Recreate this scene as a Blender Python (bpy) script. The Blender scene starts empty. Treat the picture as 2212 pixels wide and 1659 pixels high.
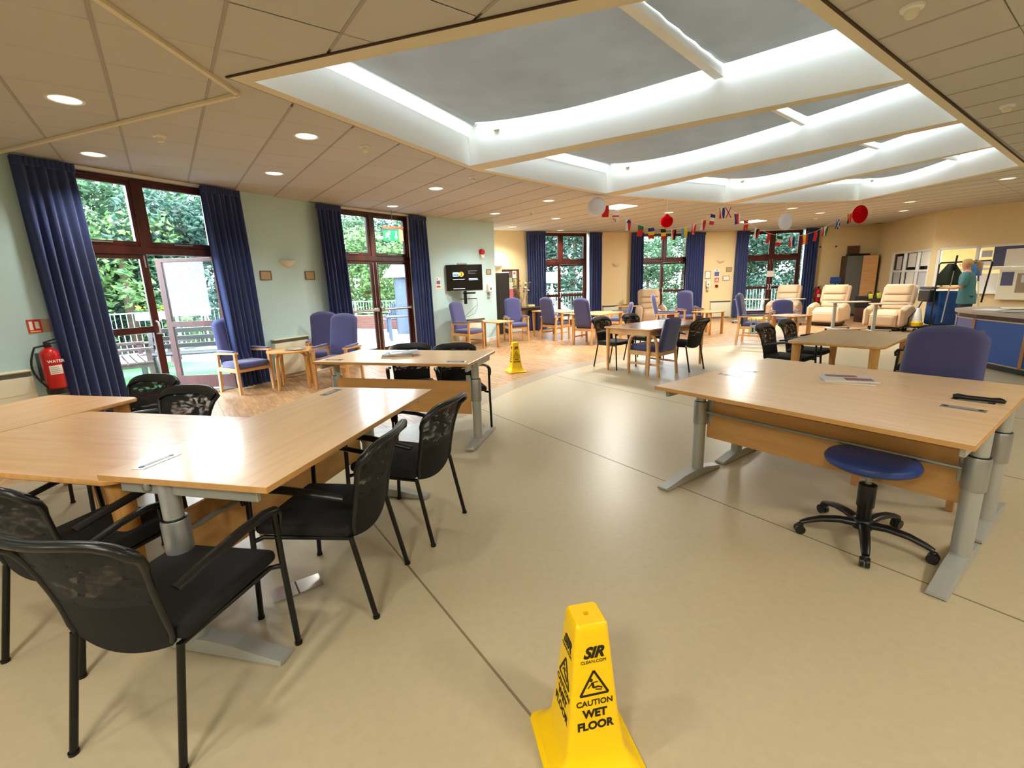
import bpy, bmesh, math, random
from mathutils import Vector, Matrix, geometry
random.seed(7)
PI = math.pi
scn = bpy.context.scene
COL = scn.collection

# ------------------------------------------------------------------ camera
CZ, CE = 1.516, 3.025
p_, r_ = 0.21675, -0.03229
cp, sp, cr, sr = math.cos(p_), math.sin(p_), math.cos(r_), math.sin(r_)
fw = Vector((0, cp, -sp)); u0 = Vector((0, sp, cp)); r0 = Vector((1, 0, 0))
right = r0 * cr + u0 * sr; up = -r0 * sr + u0 * cr
cam = bpy.data.cameras.new('camera'); camo = bpy.data.objects.new('camera', cam); COL.objects.link(camo)
camo.matrix_world = Matrix(((right.x, up.x, -fw.x, 0), (right.y, up.y, -fw.y, 0), (right.z, up.z, -fw.z, CZ), (0, 0, 0, 1)))
cam.sensor_width = 36; cam.lens = 36 * 997.92 / 2212; cam.clip_start = .05; cam.clip_end = 200
scn.camera = camo
# ------------------------------------------------------------------ sky, exposure
SKY = 7.5
w = bpy.data.worlds.new('sky'); scn.world = w; w.use_nodes = True
nt = w.node_tree; nt.nodes.clear()
out = nt.nodes.new('ShaderNodeOutputWorld'); bg = nt.nodes.new('ShaderNodeBackground')
tc = nt.nodes.new('ShaderNodeTexCoord'); sx = nt.nodes.new('ShaderNodeSeparateXYZ'); rp = nt.nodes.new('ShaderNodeValToRGB')
rp.color_ramp.elements[0].position = 0.0; rp.color_ramp.elements[0].color = (.80, .90, .95, 1)
rp.color_ramp.elements[1].position = .9; rp.color_ramp.elements[1].color = (.70, .86, 1.0, 1)
nt.links.new(tc.outputs['Generated'], sx.inputs[0]); nt.links.new(sx.outputs['Z'], rp.inputs[0])
nt.links.new(rp.outputs[0], bg.inputs[0]); bg.inputs[1].default_value = SKY; nt.links.new(bg.outputs[0], out.inputs[0])
vs = scn.view_settings
scn.display_settings.display_device = 'sRGB'
vs.view_transform = 'Standard'; vs.look = 'None'; vs.exposure = 1.55; vs.gamma = 1.0; vs.use_curve_mapping = False
LAMP = 0.6          # all room lamps scale with this
WARM = (1.0, .96, .86)
scn.cycles.use_denoising = True
scn.cycles.max_bounces = 9; scn.cycles.transparent_max_bounces = 16; scn.cycles.diffuse_bounces = 4
scn.cycles.sample_clamp_indirect = 4.0; scn.cycles.caustics_reflective = False; scn.cycles.caustics_refractive = False

# ------------------------------------------------------------------ mesh builder
def lin(h):
    def c(v):
        v /= 255.0
        return v / 12.92 if v <= .04045 else ((v + .055) / 1.055) ** 2.4
    return tuple(c(v) for v in h)
_rb = {}
def rbox_raw(sx, sy, sz, b, seg):
    k = (round(sx, 4), round(sy, 4), round(sz, 4), round(b, 4), seg)
    if k not in _rb:
        bm = bmesh.new(); bmesh.ops.create_cube(bm, size=1.0)
        for v in bm.verts: v.co = Vector((v.co.x * sx, v.co.y * sy, v.co.z * sz))
        bmesh.ops.bevel(bm, geom=bm.edges[:], offset=min(b, .49 * min(sx, sy, sz)), segments=seg, profile=.5, affect='EDGES')
        bm.verts.index_update()
        _rb[k] = ([v.co.copy() for v in bm.verts], [[v.index for v in f.verts] for f in bm.faces]); bm.free()
    return _rb[k]
class MB:
    def __init__(s): s.v = []; s.f = []; s.m = []; s.M = Matrix.Identity(4); s.i = 0
    def add(s, vs, fs):
        n = len(s.v); s.v += [s.M @ Vector(v) for v in vs]
        s.f += [[n + a for a in f] for f in fs]; s.m += [s.i] * len(fs); return s
    def box(s, x0, x1, y0, y1, z0, z1):
        vs = [(x, y, z) for z in (z0, z1) for y in (y0, y1) for x in (x0, x1)]
        return s.add(vs, [(0, 2, 3, 1), (4, 5, 7, 6), (0, 1, 5, 4), (2, 6, 7, 3), (0, 4, 6, 2), (1, 3, 7, 5)])
    def rbox(s, x0, x1, y0, y1, z0, z1, b=.01, seg=2, rot=None):
        vs, fs = rbox_raw(x1 - x0, y1 - y0, z1 - z0, b, seg)
        c = Vector(((x0 + x1) / 2, (y0 + y1) / 2, (z0 + z1) / 2))
        if rot is not None: vs = [rot @ v for v in vs]
        return s.add([v + c for v in vs], fs)
    def bar(s, p0, p1, w, h, upv=(0, 0, 1), taper=1.0):
        p0 = Vector(p0); p1 = Vector(p1); d = (p1 - p0).normalized(); u = Vector(upv)
        if abs(d.dot(u)) > .98: u = Vector((0, 1, 0))
        a = d.cross(u).normalized(); b = a.cross(d).normalized(); vs = []
        for p, k in ((p0, 1), (p1, taper)):
            for i, j in ((-1, -1), (1, -1), (1, 1), (-1, 1)): vs.append(p + a * (i * w * k / 2) + b * (j * h * k / 2))
        return s.add(vs, [(0, 1, 2, 3), (7, 6, 5, 4), (0, 4, 5, 1), (1, 5, 6, 2), (2, 6, 7, 3), (3, 7, 4, 0)])
    def tube(s, pts, r, n=8, caps=True, flat=1.0):
        pts = [Vector(p) for p in pts]; rs = r if isinstance(r, (list, tuple)) else [r] * len(pts); vs = []; fs = []; a = None
        for k, p in enumerate(pts):
            d = (pts[min(k + 1, len(pts) - 1)] - pts[max(k - 1, 0)])
            d = d.normalized() if d.length > 1e-9 else Vector((0, 0, 1))
            if a is None:
                a = d.cross(Vector((0, 0, 1)))
                if a.length < 1e-3: a = Vector((1, 0, 0))
            a = (a - d * a.dot(d)).normalized(); b = d.cross(a)
            for j in range(n):
                t = 2 * PI * j / n; vs.append(p + a * (math.cos(t) * rs[k]) + b * (math.sin(t) * rs[k] * flat))
        for k in range(len(pts) - 1):
            for j in range(n): fs.append((k * n + j, k * n + (j + 1) % n, (k + 1) * n + (j + 1) % n, (k + 1) * n + j))
        if caps: fs.append(tuple(range(n - 1, -1, -1))); fs.append(tuple(range((len(pts) - 1) * n, len(pts) * n)))
        return s.add(vs, fs)
    def lathe(s, prof, n=20, c=(0, 0, 0), sy=1.0):
        vs = []; fs = []
        for r, z in prof:
            for j in range(n): t = 2 * PI * j / n; vs.append((c[0] + r * math.cos(t), c[1] + r * math.sin(t) * sy, c[2] + z))
        for k in range(len(prof) - 1):
            for j in range(n): fs.append((k * n + j, k * n + (j + 1) % n, (k + 1) * n + (j + 1) % n, (k + 1) * n + j))
        fs.append(tuple(range(n - 1, -1, -1))); fs.append(tuple(range((len(prof) - 1) * n, len(prof) * n)))
        return s.add(vs, fs)
    def prism(s, poly, z0, z1):
        n = len(poly); vs = [(x, y, z0) for x, y in poly] + [(x, y, z1) for x, y in poly]
        return s.add(vs, [tuple(range(n - 1, -1, -1)), tuple(range(n, 2 * n))] + [(i, (i + 1) % n, n + (i + 1) % n, n + i) for i in range(n)])
    def grid(s, fn, nu, nv, thick=None):
        P = [[Vector(fn(i / nu, j / nv)) for i in range(nu + 1)] for j in range(nv + 1)]; W = nu + 1
        vs = [q for row in P for q in row]
        fs = [(j * W + i, j * W + i + 1, (j + 1) * W + i + 1, (j + 1) * W + i) for j in range(nv) for i in range(nu)]
        if thick:
            N = []
            for j in range(nv + 1):
                for i in range(nu + 1):
                    a = P[j][min(i + 1, nu)] - P[j][max(i - 1, 0)]; b = P[min(j + 1, nv)][i] - P[max(j - 1, 0)][i]
                    c = a.cross(b); N.append(c.normalized() if c.length > 1e-12 else Vector((0, 0, 1)))
            n0 = len(vs); vs = vs + [q - N[k] * thick for k, q in enumerate(vs)]
            fs = fs + [tuple(n0 + a for a in reversed(f)) for f in fs]
            ring = [i for i in range(W)] + [j * W + nu for j in range(1, nv + 1)] + [nv * W + i for i in range(nu - 1, -1, -1)] + [j * W for j in range(nv - 1, 0, -1)]
            for k in range(len(ring)):
                a, b = ring[k], ring[(k + 1) % len(ring)]; fs.append((b, a, n0 + a, n0 + b))
        return s.add(vs, fs)
    def mesh(s, name, mats, smooth=None):
        me = bpy.data.meshes.new(name); me.from_pydata([tuple(v) for v in s.v], [], s.f)
        if not isinstance(mats, (list, tuple)): mats = [mats]
        for m in mats: me.materials.append(m)
        if len(mats) > 1: me.polygons.foreach_set('material_index', s.m)
        if smooth:
            me.polygons.foreach_set('use_smooth', [True] * len(me.polygons)); me.set_sharp_from_angle(angle=math.radians(smooth))
        me.update(); return me
    def build(s, name, mats, parent=None, loc=None, rz=0, smooth=None):
        o = bpy.data.objects.new(name, s.mesh(name, mats, smooth)); COL.objects.link(o)
        if loc is not None: o.location = loc
        if rz: o.rotation_euler = (0, 0, rz)
        if parent is not None: o.parent = parent
        return o
def tag(o, label=None, cat=None, group=None, kind=None):
    if label: o['label'] = label
    if cat: o['category'] = cat
    if group: o['group'] = group
    if kind: o['kind'] = kind
    return o
def thing(name, label, cat, loc=(0, 0, 0), rz=0, group=None):
    o = bpy.data.objects.new(name, None); COL.objects.link(o); o.location = loc; o.rotation_euler = (0, 0, rz); o.empty_display_size = .1
    return tag(o, label, cat, group)
def struct(name, loc=(0, 0, 0), rz=0):
    o = bpy.data.objects.new(name, None); COL.objects.link(o); o.location = loc; o.rotation_euler = (0, 0, rz); o['kind'] = 'structure'; return o
def dup(root, loc, rz, label, group=None, scale=None):
    def cpy(o, par):
        c = o.copy(); COL.objects.link(c); c.parent = par
        for ch in o.children: cpy(ch, c)
        return c
    r = cpy(root, None); r.location = loc; r.rotation_euler = (0, 0, rz); r['label'] = label
    if group: r['group'] = group
    if scale: r.scale = scale
    return r
def face(dx, dy): return math.atan2(-dx, dy)      # heading so that local +y points along (dx, dy)
_tx = {}
def text(body, size, mat, parent, M, name='lettering', shear=0, bold=0, align='CENTER', ext=.0004):
    c = bpy.data.curves.new(name, 'FONT'); c.body = body; c.size = size; c.align_x = align; c.align_y = 'CENTER'; c.shear = shear; c.offset = bold; c.extrude = ext
    c.resolution_u = 3
    k = (body, size, shear, bold)
    if k not in _tx:
        f = bpy.data.objects.new('tmp', c); COL.objects.link(f); _tx[k] = bpy.data.meshes.new_from_object(f.evaluated_get(bpy.context.evaluated_depsgraph_get())); _tx[k].name = name
        _tx[k].materials.clear(); _tx[k].materials.append(mat); bpy.data.objects.remove(f)
    bpy.data.curves.remove(c)
    o = bpy.data.objects.new(name, _tx[k]); COL.objects.link(o); o.parent = parent; o.matrix_local = M; return o

# ------------------------------------------------------------------ materials
def newmat(name):
    m = bpy.data.materials.new(name); m.use_nodes = True; n = m.node_tree; b = n.nodes['Principled BSDF']; return m, n, b
def mat(name, rgb, rough=.6, metal=0, var=0, vscale=6, bump=0, bscale=80, spec=.5, emit=None, estr=0, rnd=0, sheen=0):
    m, n, b = newmat(name); c = lin(rgb)
    b.inputs['Base Color'].default_value = (*c, 1); b.inputs['Roughness'].default_value = rough; b.inputs['Metallic'].default_value = metal
    b.inputs['Specular IOR Level'].default_value = spec
    if sheen: b.inputs['Sheen Weight'].default_value = sheen
    if emit: b.inputs['Emission Color'].default_value = (*lin(emit), 1); b.inputs['Emission Strength'].default_value = estr
    tcn = None
    if var or bump or rnd: tcn = n.nodes.new('ShaderNodeTexCoord')
    last = None
    if var:
        no = n.nodes.new('ShaderNodeTexNoise'); no.inputs['Scale'].default_value = vscale; no.inputs['Detail'].default_value = 4
        n.links.new(tcn.outputs['Object'], no.inputs['Vector'])
        mr = n.nodes.new('ShaderNodeMapRange'); mr.inputs[3].default_value = 1 - var; mr.inputs[4].default_value = 1 + var
        n.links.new(no.outputs['Fac'], mr.inputs[0])
        hs = n.nodes.new('ShaderNodeHueSaturation'); hs.inputs['Color'].default_value = (*c, 1); n.links.new(mr.outputs[0], hs.inputs['Value']); last = hs
    if rnd:
        oi = n.nodes.new('ShaderNodeObjectInfo'); mr = n.nodes.new('ShaderNodeMapRange'); mr.inputs[3].default_value = 1 - rnd; mr.inputs[4].default_value = 1 + rnd
        n.links.new(oi.outputs['Random'], mr.inputs[0]); hs = n.nodes.new('ShaderNodeHueSaturation')
        if last: n.links.new(last.outputs[0], hs.inputs['Color'])
        else: hs.inputs['Color'].default_value = (*c, 1)
        n.links.new(mr.outputs[0], hs.inputs['Value']); last = hs
    if last: n.links.new(last.outputs[0], b.inputs['Base Color'])
    if bump:
        no = n.nodes.new('ShaderNodeTexNoise'); no.inputs['Scale'].default_value = bscale; no.inputs['Detail'].default_value = 2
        n.links.new(tcn.outputs['Object'], no.inputs['Vector']); bp = n.nodes.new('ShaderNodeBump'); bp.inputs['Strength'].default_value = bump; bp.inputs['Distance'].default_value = .004
        n.links.new(no.outputs['Fac'], bp.inputs['Height']); n.links.new(bp.outputs[0], b.inputs['Normal'])
    return m
def wood(name, a, b_, rough=.4, scale=(1.5, 22, 22), rnd=0, coat=0, contrast=(.3, .7)):
    m, n, b = newmat(name); tcn = n.nodes.new('ShaderNodeTexCoord'); mp = n.nodes.new('ShaderNodeMapping'); mp.inputs['Scale'].default_value = scale
    n.links.new(tcn.outputs['Object'], mp.inputs[0]); no = n.nodes.new('ShaderNodeTexNoise'); no.inputs['Scale'].default_value = 1; no.inputs['Detail'].default_value = 5; no.inputs['Distortion'].default_value = .6
    vec = mp.outputs[0]
    if rnd:
        oi = n.nodes.new('ShaderNodeObjectInfo'); ad = n.nodes.new('ShaderNodeVectorMath'); ad.operation = 'ADD'; n.links.new(mp.outputs[0], ad.inputs[0])
        sc = n.nodes.new('ShaderNodeVectorMath'); sc.operation = 'SCALE'; sc.inputs[0].default_value = (7, 13, 5); sc.inputs['Scale'].default_value = 9
        n.links.new(oi.outputs['Random'], sc.inputs['Scale']); n.links.new(sc.outputs[0], ad.inputs[1]); vec = ad.outputs[0]
    n.links.new(vec, no.inputs['Vector'])
    rm = n.nodes.new('ShaderNodeValToRGB'); rm.color_ramp.elements[0].position = contrast[0]; rm.color_ramp.elements[1].position = contrast[1]
    rm.color_ramp.elements[0].color = (*lin(a), 1); rm.color_ramp.elements[1].color = (*lin(b_), 1); n.links.new(no.outputs['Fac'], rm.inputs[0]); last = rm.outputs[0]
    if rnd:
        mr = n.nodes.new('ShaderNodeMapRange'); mr.inputs[3].default_value = 1 - rnd; mr.inputs[4].default_value = 1 + rnd; n.links.new(oi.outputs['Random'], mr.inputs[0])
        hs = n.nodes.new('ShaderNodeHueSaturation'); n.links.new(last, hs.inputs['Color']); n.links.new(mr.outputs[0], hs.inputs['Value']); last = hs.outputs[0]
    n.links.new(last, b.inputs['Base Color']); b.inputs['Roughness'].default_value = rough
    if coat: b.inputs['Coat Weight'].default_value = coat; b.inputs['Coat Roughness'].default_value = .12
    return m
def glass(name, tint=(1, 1, 1), gl=.08, rough=.02):
    m = bpy.data.materials.new(name); m.use_nodes = True; n = m.node_tree; n.nodes.clear()
    o = n.nodes.new('ShaderNodeOutputMaterial'); t = n.nodes.new('ShaderNodeBsdfTransparent'); g = n.nodes.new('ShaderNodeBsdfGlossy'); mx = n.nodes.new('ShaderNodeMixShader'); fr = n.nodes.new('ShaderNodeFresnel')
    fr.inputs[0].default_value = 1.4; t.inputs[0].default_value = (*tint, 1); g.inputs['Roughness'].default_value = rough
    n.links.new(fr.outputs[0], mx.inputs[0]); n.links.new(t.outputs[0], mx.inputs[1]); n.links.new(g.outputs[0], mx.inputs[2]); n.links.new(mx.outputs[0], o.inputs[0]); return m
def translucent(name, rgb, amount=.4, tr=0):
    m = bpy.data.materials.new(name); m.use_nodes = True; n = m.node_tree; n.nodes.clear(); o = n.nodes.new('ShaderNodeOutputMaterial')
    d = n.nodes.new('ShaderNodeBsdfDiffuse'); t = n.nodes.new('ShaderNodeBsdfTranslucent'); mx = n.nodes.new('ShaderNodeMixShader'); mx.inputs[0].default_value = amount
    tcn = n.nodes.new('ShaderNodeTexCoord'); no = n.nodes.new('ShaderNodeTexNoise'); no.inputs['Scale'].default_value = 3; n.links.new(tcn.outputs['Object'], no.inputs['Vector'])
    hs = n.nodes.new('ShaderNodeHueSaturation'); hs.inputs['Color'].default_value = (*lin(rgb), 1); mr = n.nodes.new('ShaderNodeMapRange'); mr.inputs[3].default_value = .9; mr.inputs[4].default_value = 1.1
    n.links.new(no.outputs['Fac'], mr.inputs[0]); n.links.new(mr.outputs[0], hs.inputs['Value']); n.links.new(hs.outputs[0], d.inputs[0]); n.links.new(hs.outputs[0], t.inputs[0])
    n.links.new(d.outputs[0], mx.inputs[1]); n.links.new(t.outputs[0], mx.inputs[2]); n.links.new(mx.outputs[0], o.inputs[0]); return m
def meshfabric(name):
    # open woven nylon: the weave lets light through in wavering bands
    m, n, b = newmat(name); b.inputs['Base Color'].default_value = (.006, .006, .007, 1); b.inputs['Roughness'].default_value = .75
    tcn = n.nodes.new('ShaderNodeTexCoord'); wv = n.nodes.new('ShaderNodeTexNoise'); wv.inputs['Scale'].default_value = 11; wv.inputs['Detail'].default_value = 0; wv.inputs['Distortion'].default_value = 1.6
    mp = n.nodes.new('ShaderNodeMapping'); mp.inputs['Scale'].default_value = (1, 1, 2.2); mp.inputs['Rotation'].default_value = (0, .6, 0)
    n.links.new(tcn.outputs['Object'], mp.inputs[0]); n.links.new(mp.outputs[0], wv.inputs['Vector'])
    r1 = n.nodes.new('ShaderNodeMapRange'); r1.inputs[1].default_value = .45; r1.inputs[2].default_value = .72; r1.inputs[3].default_value = 1.0; r1.inputs[4].default_value = .78
    n.links.new(wv.outputs['Fac'], r1.inputs[0]); n.links.new(r1.outputs[0], b.inputs['Alpha']); return m

M = dict(
    floor=mat('vinyl_beige', (186, 172, 140), .36, var=.10, vscale=26, bump=.05, bscale=300),
    band=mat('vinyl_border', (160, 145, 122), .35, var=.06, vscale=10),
    seam=mat('vinyl_seam', (128, 112, 84), .5),
    under=mat('floor_underlay', (60, 48, 36), .9),
    tile=mat('ceiling_tile', (196, 192, 184), .92, var=.03, vscale=180, bump=.15, bscale=260, rnd=.02),
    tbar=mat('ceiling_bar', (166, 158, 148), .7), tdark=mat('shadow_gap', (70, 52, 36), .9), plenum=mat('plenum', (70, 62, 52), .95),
    plaster=mat('plaster_cream', (226, 214, 186), .85, var=.02), white=mat('white_plaster', (236, 234, 226), .7),
    wgreen=mat('wall_paint_green', (190, 220, 224), .8, var=.02, vscale=3), wyellow=mat('wall_paint_yellow', (238, 216, 168), .8, var=.02, vscale=3),
    wyellow2=mat('wall_paint_cream', (226, 206, 158), .8, var=.02, vscale=3),
    maho=wood('mahogany_stain', (52, 18, 14), (88, 34, 26), .35, (14, 14, 1.5)),
    glass=glass('window_glass'), ofglass=glass('office_glass', (.96, .97, .95)),
    curtain=mat('curtain_navy', (34, 52, 104), .9, var=.25, vscale=60, sheen=.3),
    oak=wood('oak_varnished', (196, 142, 84), (222, 172, 112), .4, (6, 6, 6)), oak2=wood('beech_dark', (140, 96, 58), (164, 116, 72), .4, (6, 6, 6)),
    desk=wood('desk_laminate', (236, 196, 148), (246, 212, 166), .3, (2.2, 26, 26), coat=.25), deskedge=wood('desk_edge', (196, 146, 84), (208, 160, 98), .45, (3, 20, 20)),
    table=wood('table_laminate', (224, 172, 116), (240, 194, 140), .3, (2.2, 20, 20), coat=.25), tleg=wood('table_leg_oak', (196, 140, 68), (216, 164, 92), .4, (20, 20, 3)),
    table2=wood('table_top_far', (196, 168, 128), (208, 182, 142), .28, (2.2, 20, 20), coat=.2),
    tgrey=wood('bedtable_top', (176, 158, 136), (190, 172, 150), .4),
    brown=wood('dark_table_top', (112, 70, 42), (140, 92, 58), .25, (2.2, 20, 20), coat=.3), dark=wood('dark_wood', (54, 32, 22), (74, 46, 32), .4),
    steel=mat('grey_steel', (158, 160, 156), .35, .6), steelL=mat('grey_paint', (172, 174, 168), .4, .3), chrome=mat('chrome', (200, 200, 200), .2, 1), alu=mat('aluminium', (190, 192, 192), .25, .9),
    black=mat('black_plastic', (14, 14, 15), .35), blackf=mat('black_fabric', (9, 9, 10), .85), blackm=mat('black_metal', (20, 19, 18), .3, .3), mesh=meshfabric('black_mesh'),
    blue=mat('blue_upholstery', (66, 68, 118), .85, var=.06, vscale=140, sheen=.4, bump=.1, bscale=500), blue2=mat('blue_vinyl_seat', (38, 66, 138), .4),
    leather=mat('beige_leather', (204, 176, 142), .5, var=.04, vscale=8, bump=.08, bscale=40), leatherd=mat('taupe_leather', (172, 146, 116), .55, var=.04),
    yellow=mat('yellow_plastic', (252, 206, 6), .35, spec=.4), ink=mat('black_print', (22, 18, 10), .6),
    cream=mat('cream_enamel', (226, 222, 196), .5), creamd=mat('grille_grey', (130, 128, 112), .6), whitep=mat('white_plastic', (235, 235, 230), .4), paper=mat('paper', (238, 236, 228), .8),
    red=mat('red_enamel', (196, 24, 26), .25), redm=mat('red_sign', (205, 52, 34), .5), green=mat('exit_green', (0, 140, 80), .5), greenl=mat('exit_white', (240, 245, 225), .5), orange=mat('orange_sign', (250, 190, 110), .5),
    bluep=mat('reception_blue', (14, 72, 150), .45, var=.04), purple=mat('reception_purple', (98, 100, 150), .5), tealt=mat('teal_tunic', (62, 108, 112), .85, var=.06, vscale=20), skin=mat('skin', (196, 138, 112), .55), hair=mat('blonde_hair', (176, 142, 92), .6, var=.2, vscale=60), trous=mat('navy_trousers', (36, 42, 60), .85),
    cblue=mat('cart_blue_bag', (16, 66, 130), .6), dgreen=mat('dark_green_cloth', (40, 52, 40), .9), cork=mat('cork_taupe', (182, 160, 128), .8, var=.08, vscale=90), frame=mat('plaque_frame', (128, 100, 70), .5),
    sconce=mat('ceramic_sconce', (226, 218, 196), .6), taupe=mat('taupe_cloth', (90, 84, 74), .85),
    brick=mat('brick', (112, 68, 58), .9, var=.12, vscale=30, rnd=.15), mortar=mat('mortar', (128, 120, 112), .95), slab=mat('paving_slab', (128, 130, 136), .85, var=.08, vscale=9, rnd=.1), turf=mat('artificial_turf', (50, 112, 52), .9, var=.2, vscale=50), ground=mat('garden_ground', (66, 74, 54), .95, var=.2, vscale=3),
    bench=wood('bench_wood', (78, 58, 56), (104, 80, 78), .55, (3, 14, 14)), benchd=wood('bench_dark', (34, 30, 32), (50, 44, 46), .45, (3, 14, 14)), rail=mat('rail_paint', (150, 170, 168), .5), shed=mat('shed_grey', (70, 82, 98), .7, var=.05), roof=mat('shed_roof', (140, 156, 172), .6), bark=mat('bark', (86, 70, 54), .95, var=.2, vscale=12),
    bluew=mat('trough_blue', (160, 186, 194), .5), flower=mat('flower_yellow', (236, 200, 60), .7),
)
def leafmat(name, a, b_):
    m, n, b = newmat(name); g = n.nodes.new('ShaderNodeNewGeometry'); rm = n.nodes.new('ShaderNodeValToRGB')
    rm.color_ramp.elements[0].color = (*lin(a), 1); rm.color_ramp.elements[1].color = (*lin(b_), 1)
    n.links.new(g.outputs['Random Per Island'], rm.inputs[0]); n.links.new(rm.outputs[0], b.inputs['Base Color']); b.inputs['Roughness'].default_value = .55
    tr = n.nodes.new('ShaderNodeBsdfTranslucent'); n.links.new(rm.outputs[0], tr.inputs[0]); mx = n.nodes.new('ShaderNodeMixShader'); mx.inputs[0].default_value = .35
    o = n.nodes['Material Output']; n.links.new(b.outputs[0], mx.inputs[1]); n.links.new(tr.outputs[0], mx.inputs[2]); n.links.new(mx.outputs[0], o.inputs[0]); return m
M['leafA'] = leafmat('leaf_mid', (28, 60, 42), (88, 124, 84)); M['leafB'] = leafmat('leaf_dark', (18, 44, 34), (58, 94, 76)); M['leafC'] = leafmat('leaf_bright', (44, 84, 40), (114, 146, 84))
def emat(name, rgb, s):
    m = bpy.data.materials.new(name); m.use_nodes = True; n = m.node_tree; n.nodes.clear(); o = n.nodes.new('ShaderNodeOutputMaterial'); e = n.nodes.new('ShaderNodeEmission')
    e.inputs[0].default_value = (*rgb, 1); e.inputs[1].default_value = s; n.links.new(e.outputs[0], o.inputs[0]); return m
M['lampon'] = emat('lamp_lit', (1, .86, .62), 9 * LAMP); M['lamppanel'] = emat('panel_lit', (1, .95, .82), 7 * LAMP); M['sconlit'] = emat('sconce_lit', (1, .85, .5), 4)
M['lensglow'] = mat('off_lens_glow', (236, 240, 236), .25, .3, emit=(255, 240, 205), estr=.55)  # glow put into the lens of downlights that are off
exec_parts = []

# ------------------------------------------------------------------ room plan (metres; camera stands over 0,0 looking along +y)
def V2(*a): return Vector(a)
A0, A1, B1, C1, D1 = V2(-5.335, 5.36), V2(-4.137, 7.655), V2(-3.47, 8.87), V2(-2.09, 10.72), V2(-.339, 12.398)
Aext = A0 - (A1 - A0).normalized() * 3.6
Er, F0, G0, H0, I0, J0, K0 = V2(-1.2, 13.686), V2(.587, 14.741), V2(3.103, 15.84), V2(4.196, 16.246), V2(6.924, 16.926), V2(8.084, 16.972), V2(10.828, 16.614)
R0, R1, R2 = V2(12.647, 16.312), V2(11.669, 13.09), V2(13.9, 8.325)
X0, X1 = V2(14.0, -5.0), V2(-8.0, -5.0)
ROOM = [Aext, A1, B1, C1, D1, Er, F0, G0, H0, I0, J0, K0, R0, R1, R2, X0, X1]
def frame_of(p0, p1):
    d = (p1 - p0).normalized(); return d, Vector((-d.y, d.x))
def on(p0, p1, s, off=0, z=None):
    d, n = frame_of(p0, p1); q = p0 + d * s + n * off
    return (q.x, q.y) if z is None else (q.x, q.y, z)
def head(p0, p1): d = p1 - p0; return math.atan2(d.y, d.x)
WH = 3.06
def wall(name, p0, p1, m, holes=(), s_from=0, th=.25, parent=None):
    L = (p1 - p0).length; mb = MB(); cur = 0.0
    for s0, s1, z0, z1 in holes:
        mb.box(cur, s0, 0, th, 0, WH)
        if z0 > 0: mb.box(s0, s1, 0, th, 0, z0)
        if z1 < WH: mb.box(s0, s1, 0, th, z1, WH)
        cur = s1
    mb.box(cur, L, 0, th, 0, WH)
    o = mb.build(name, m, loc=(p0.x, p0.y, 0), rz=head(p0, p1)); o['kind'] = 'structure'; return o
G_, Y_, Y2 = M['wgreen'], M['wyellow'], M['wyellow2']
wA = wall('wall_left', Aext, A1, G_, [(3.6 + .21, 3.6 + 2.19, 0, 2.985)])
wB = wall('wall_left_middle', A1, B1, G_)
wC = wall('wall_left_window', B1, C1, G_, [(.25, 2.24, 0, 2.985)])
wD = wall('wall_left_tv', C1, D1, G_)
wall('wall_left_return', D1, Er, G_, th=.2)
wE = wall('wall_far_left', Er, F0, Y_)
wF = wall('wall_far_window', F0, G0, Y_, [(.24, 2.33, 0, 2.985)])
wall('wall_far_middle', G0, H0, Y_)
wall('wall_far_middle_window', H0, I0, Y_, [(.30, 2.28, 0, 2.985)])
wall('wall_far_right', I0, J0, Y_)
wall('wall_far_right_window', J0, K0, Y_, [(.25, 2.34, 0, 2.985)])
wall('wall_far_corner', K0, R0, Y2)
wall('wall_right_far', R0, R1, Y2, [(1.06, 3.28, .87, 2.06)], th=.14)
wall('wall_right', R1, R2, Y2, [(.1, 4.3, .87, 2.06)], th=.14)
wall('wall_right_near', R2, X0, Y2); wall('wall_back', X0, X1, Y2); wall('wall_left_near', X1, Aext, G_)

# baseboards
def base(name, p0, p1, s0, s1, m=None):
    mb = MB(); mb.rbox(s0, s1, -.018, 0, 0, .11, .004, 1); o = mb.build(name, m or M['white'], loc=(p0.x, p0.y, 0), rz=head(p0, p1)); o['kind'] = 'structure'
base('baseboard_left', Aext, A1, 0, 3.55); base('baseboard_left_middle', A1, B1, .05, 1.3); base('baseboard_left_tv', C1, D1, .1, 2.4)
base('baseboard_far_left', Er, F0, .05, 1.9); base('baseboard_far_middle', G0, H0, .02, 1.15); base('baseboard_far_right', I0, J0, .05, 1.1)
base('baseboard_far_corner', K0, R0, .02, 1.8); base('baseboard_right_far', R0, R1, .02, 3.3); base('baseboard_right', R1, R2, .03, 5)

# ------------------------------------------------------------------ floor: beige sheet vinyl, curved border, wood planks beyond
def cdt(polys, edges=()):
    vs = []; fs = []
    for P in polys:
        P = [tuple(q) for q in P]
        if sum(P[i][0] * P[(i + 1) % len(P)][1] - P[(i + 1) % len(P)][0] * P[i][1] for i in range(len(P))) < 0: P = P[::-1]
        fs.append(list(range(len(vs), len(vs) + len(P)))); vs += [Vector(q) for q in P]
    ov, oe, of, _, _, orf = geometry.delaunay_2d_cdt(vs, list(edges), fs, 0, 1e-5)
    return ov, of, orf
fl = struct('floor')
mb = MB(); mb.prism([tuple(q) for q in ROOM], -.06, -.004); mb.build('floor_base', M['under'], fl)
CX, CY, RW = 6.64, 2.72, 7.95
def arc(R, a0, a1, n): return [(CX + R * math.cos(a0 + (a1 - a0) * i / n), CY + R * math.sin(a0 + (a1 - a0) * i / n)) for i in range(n + 1)]
aL = math.radians(163)
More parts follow.
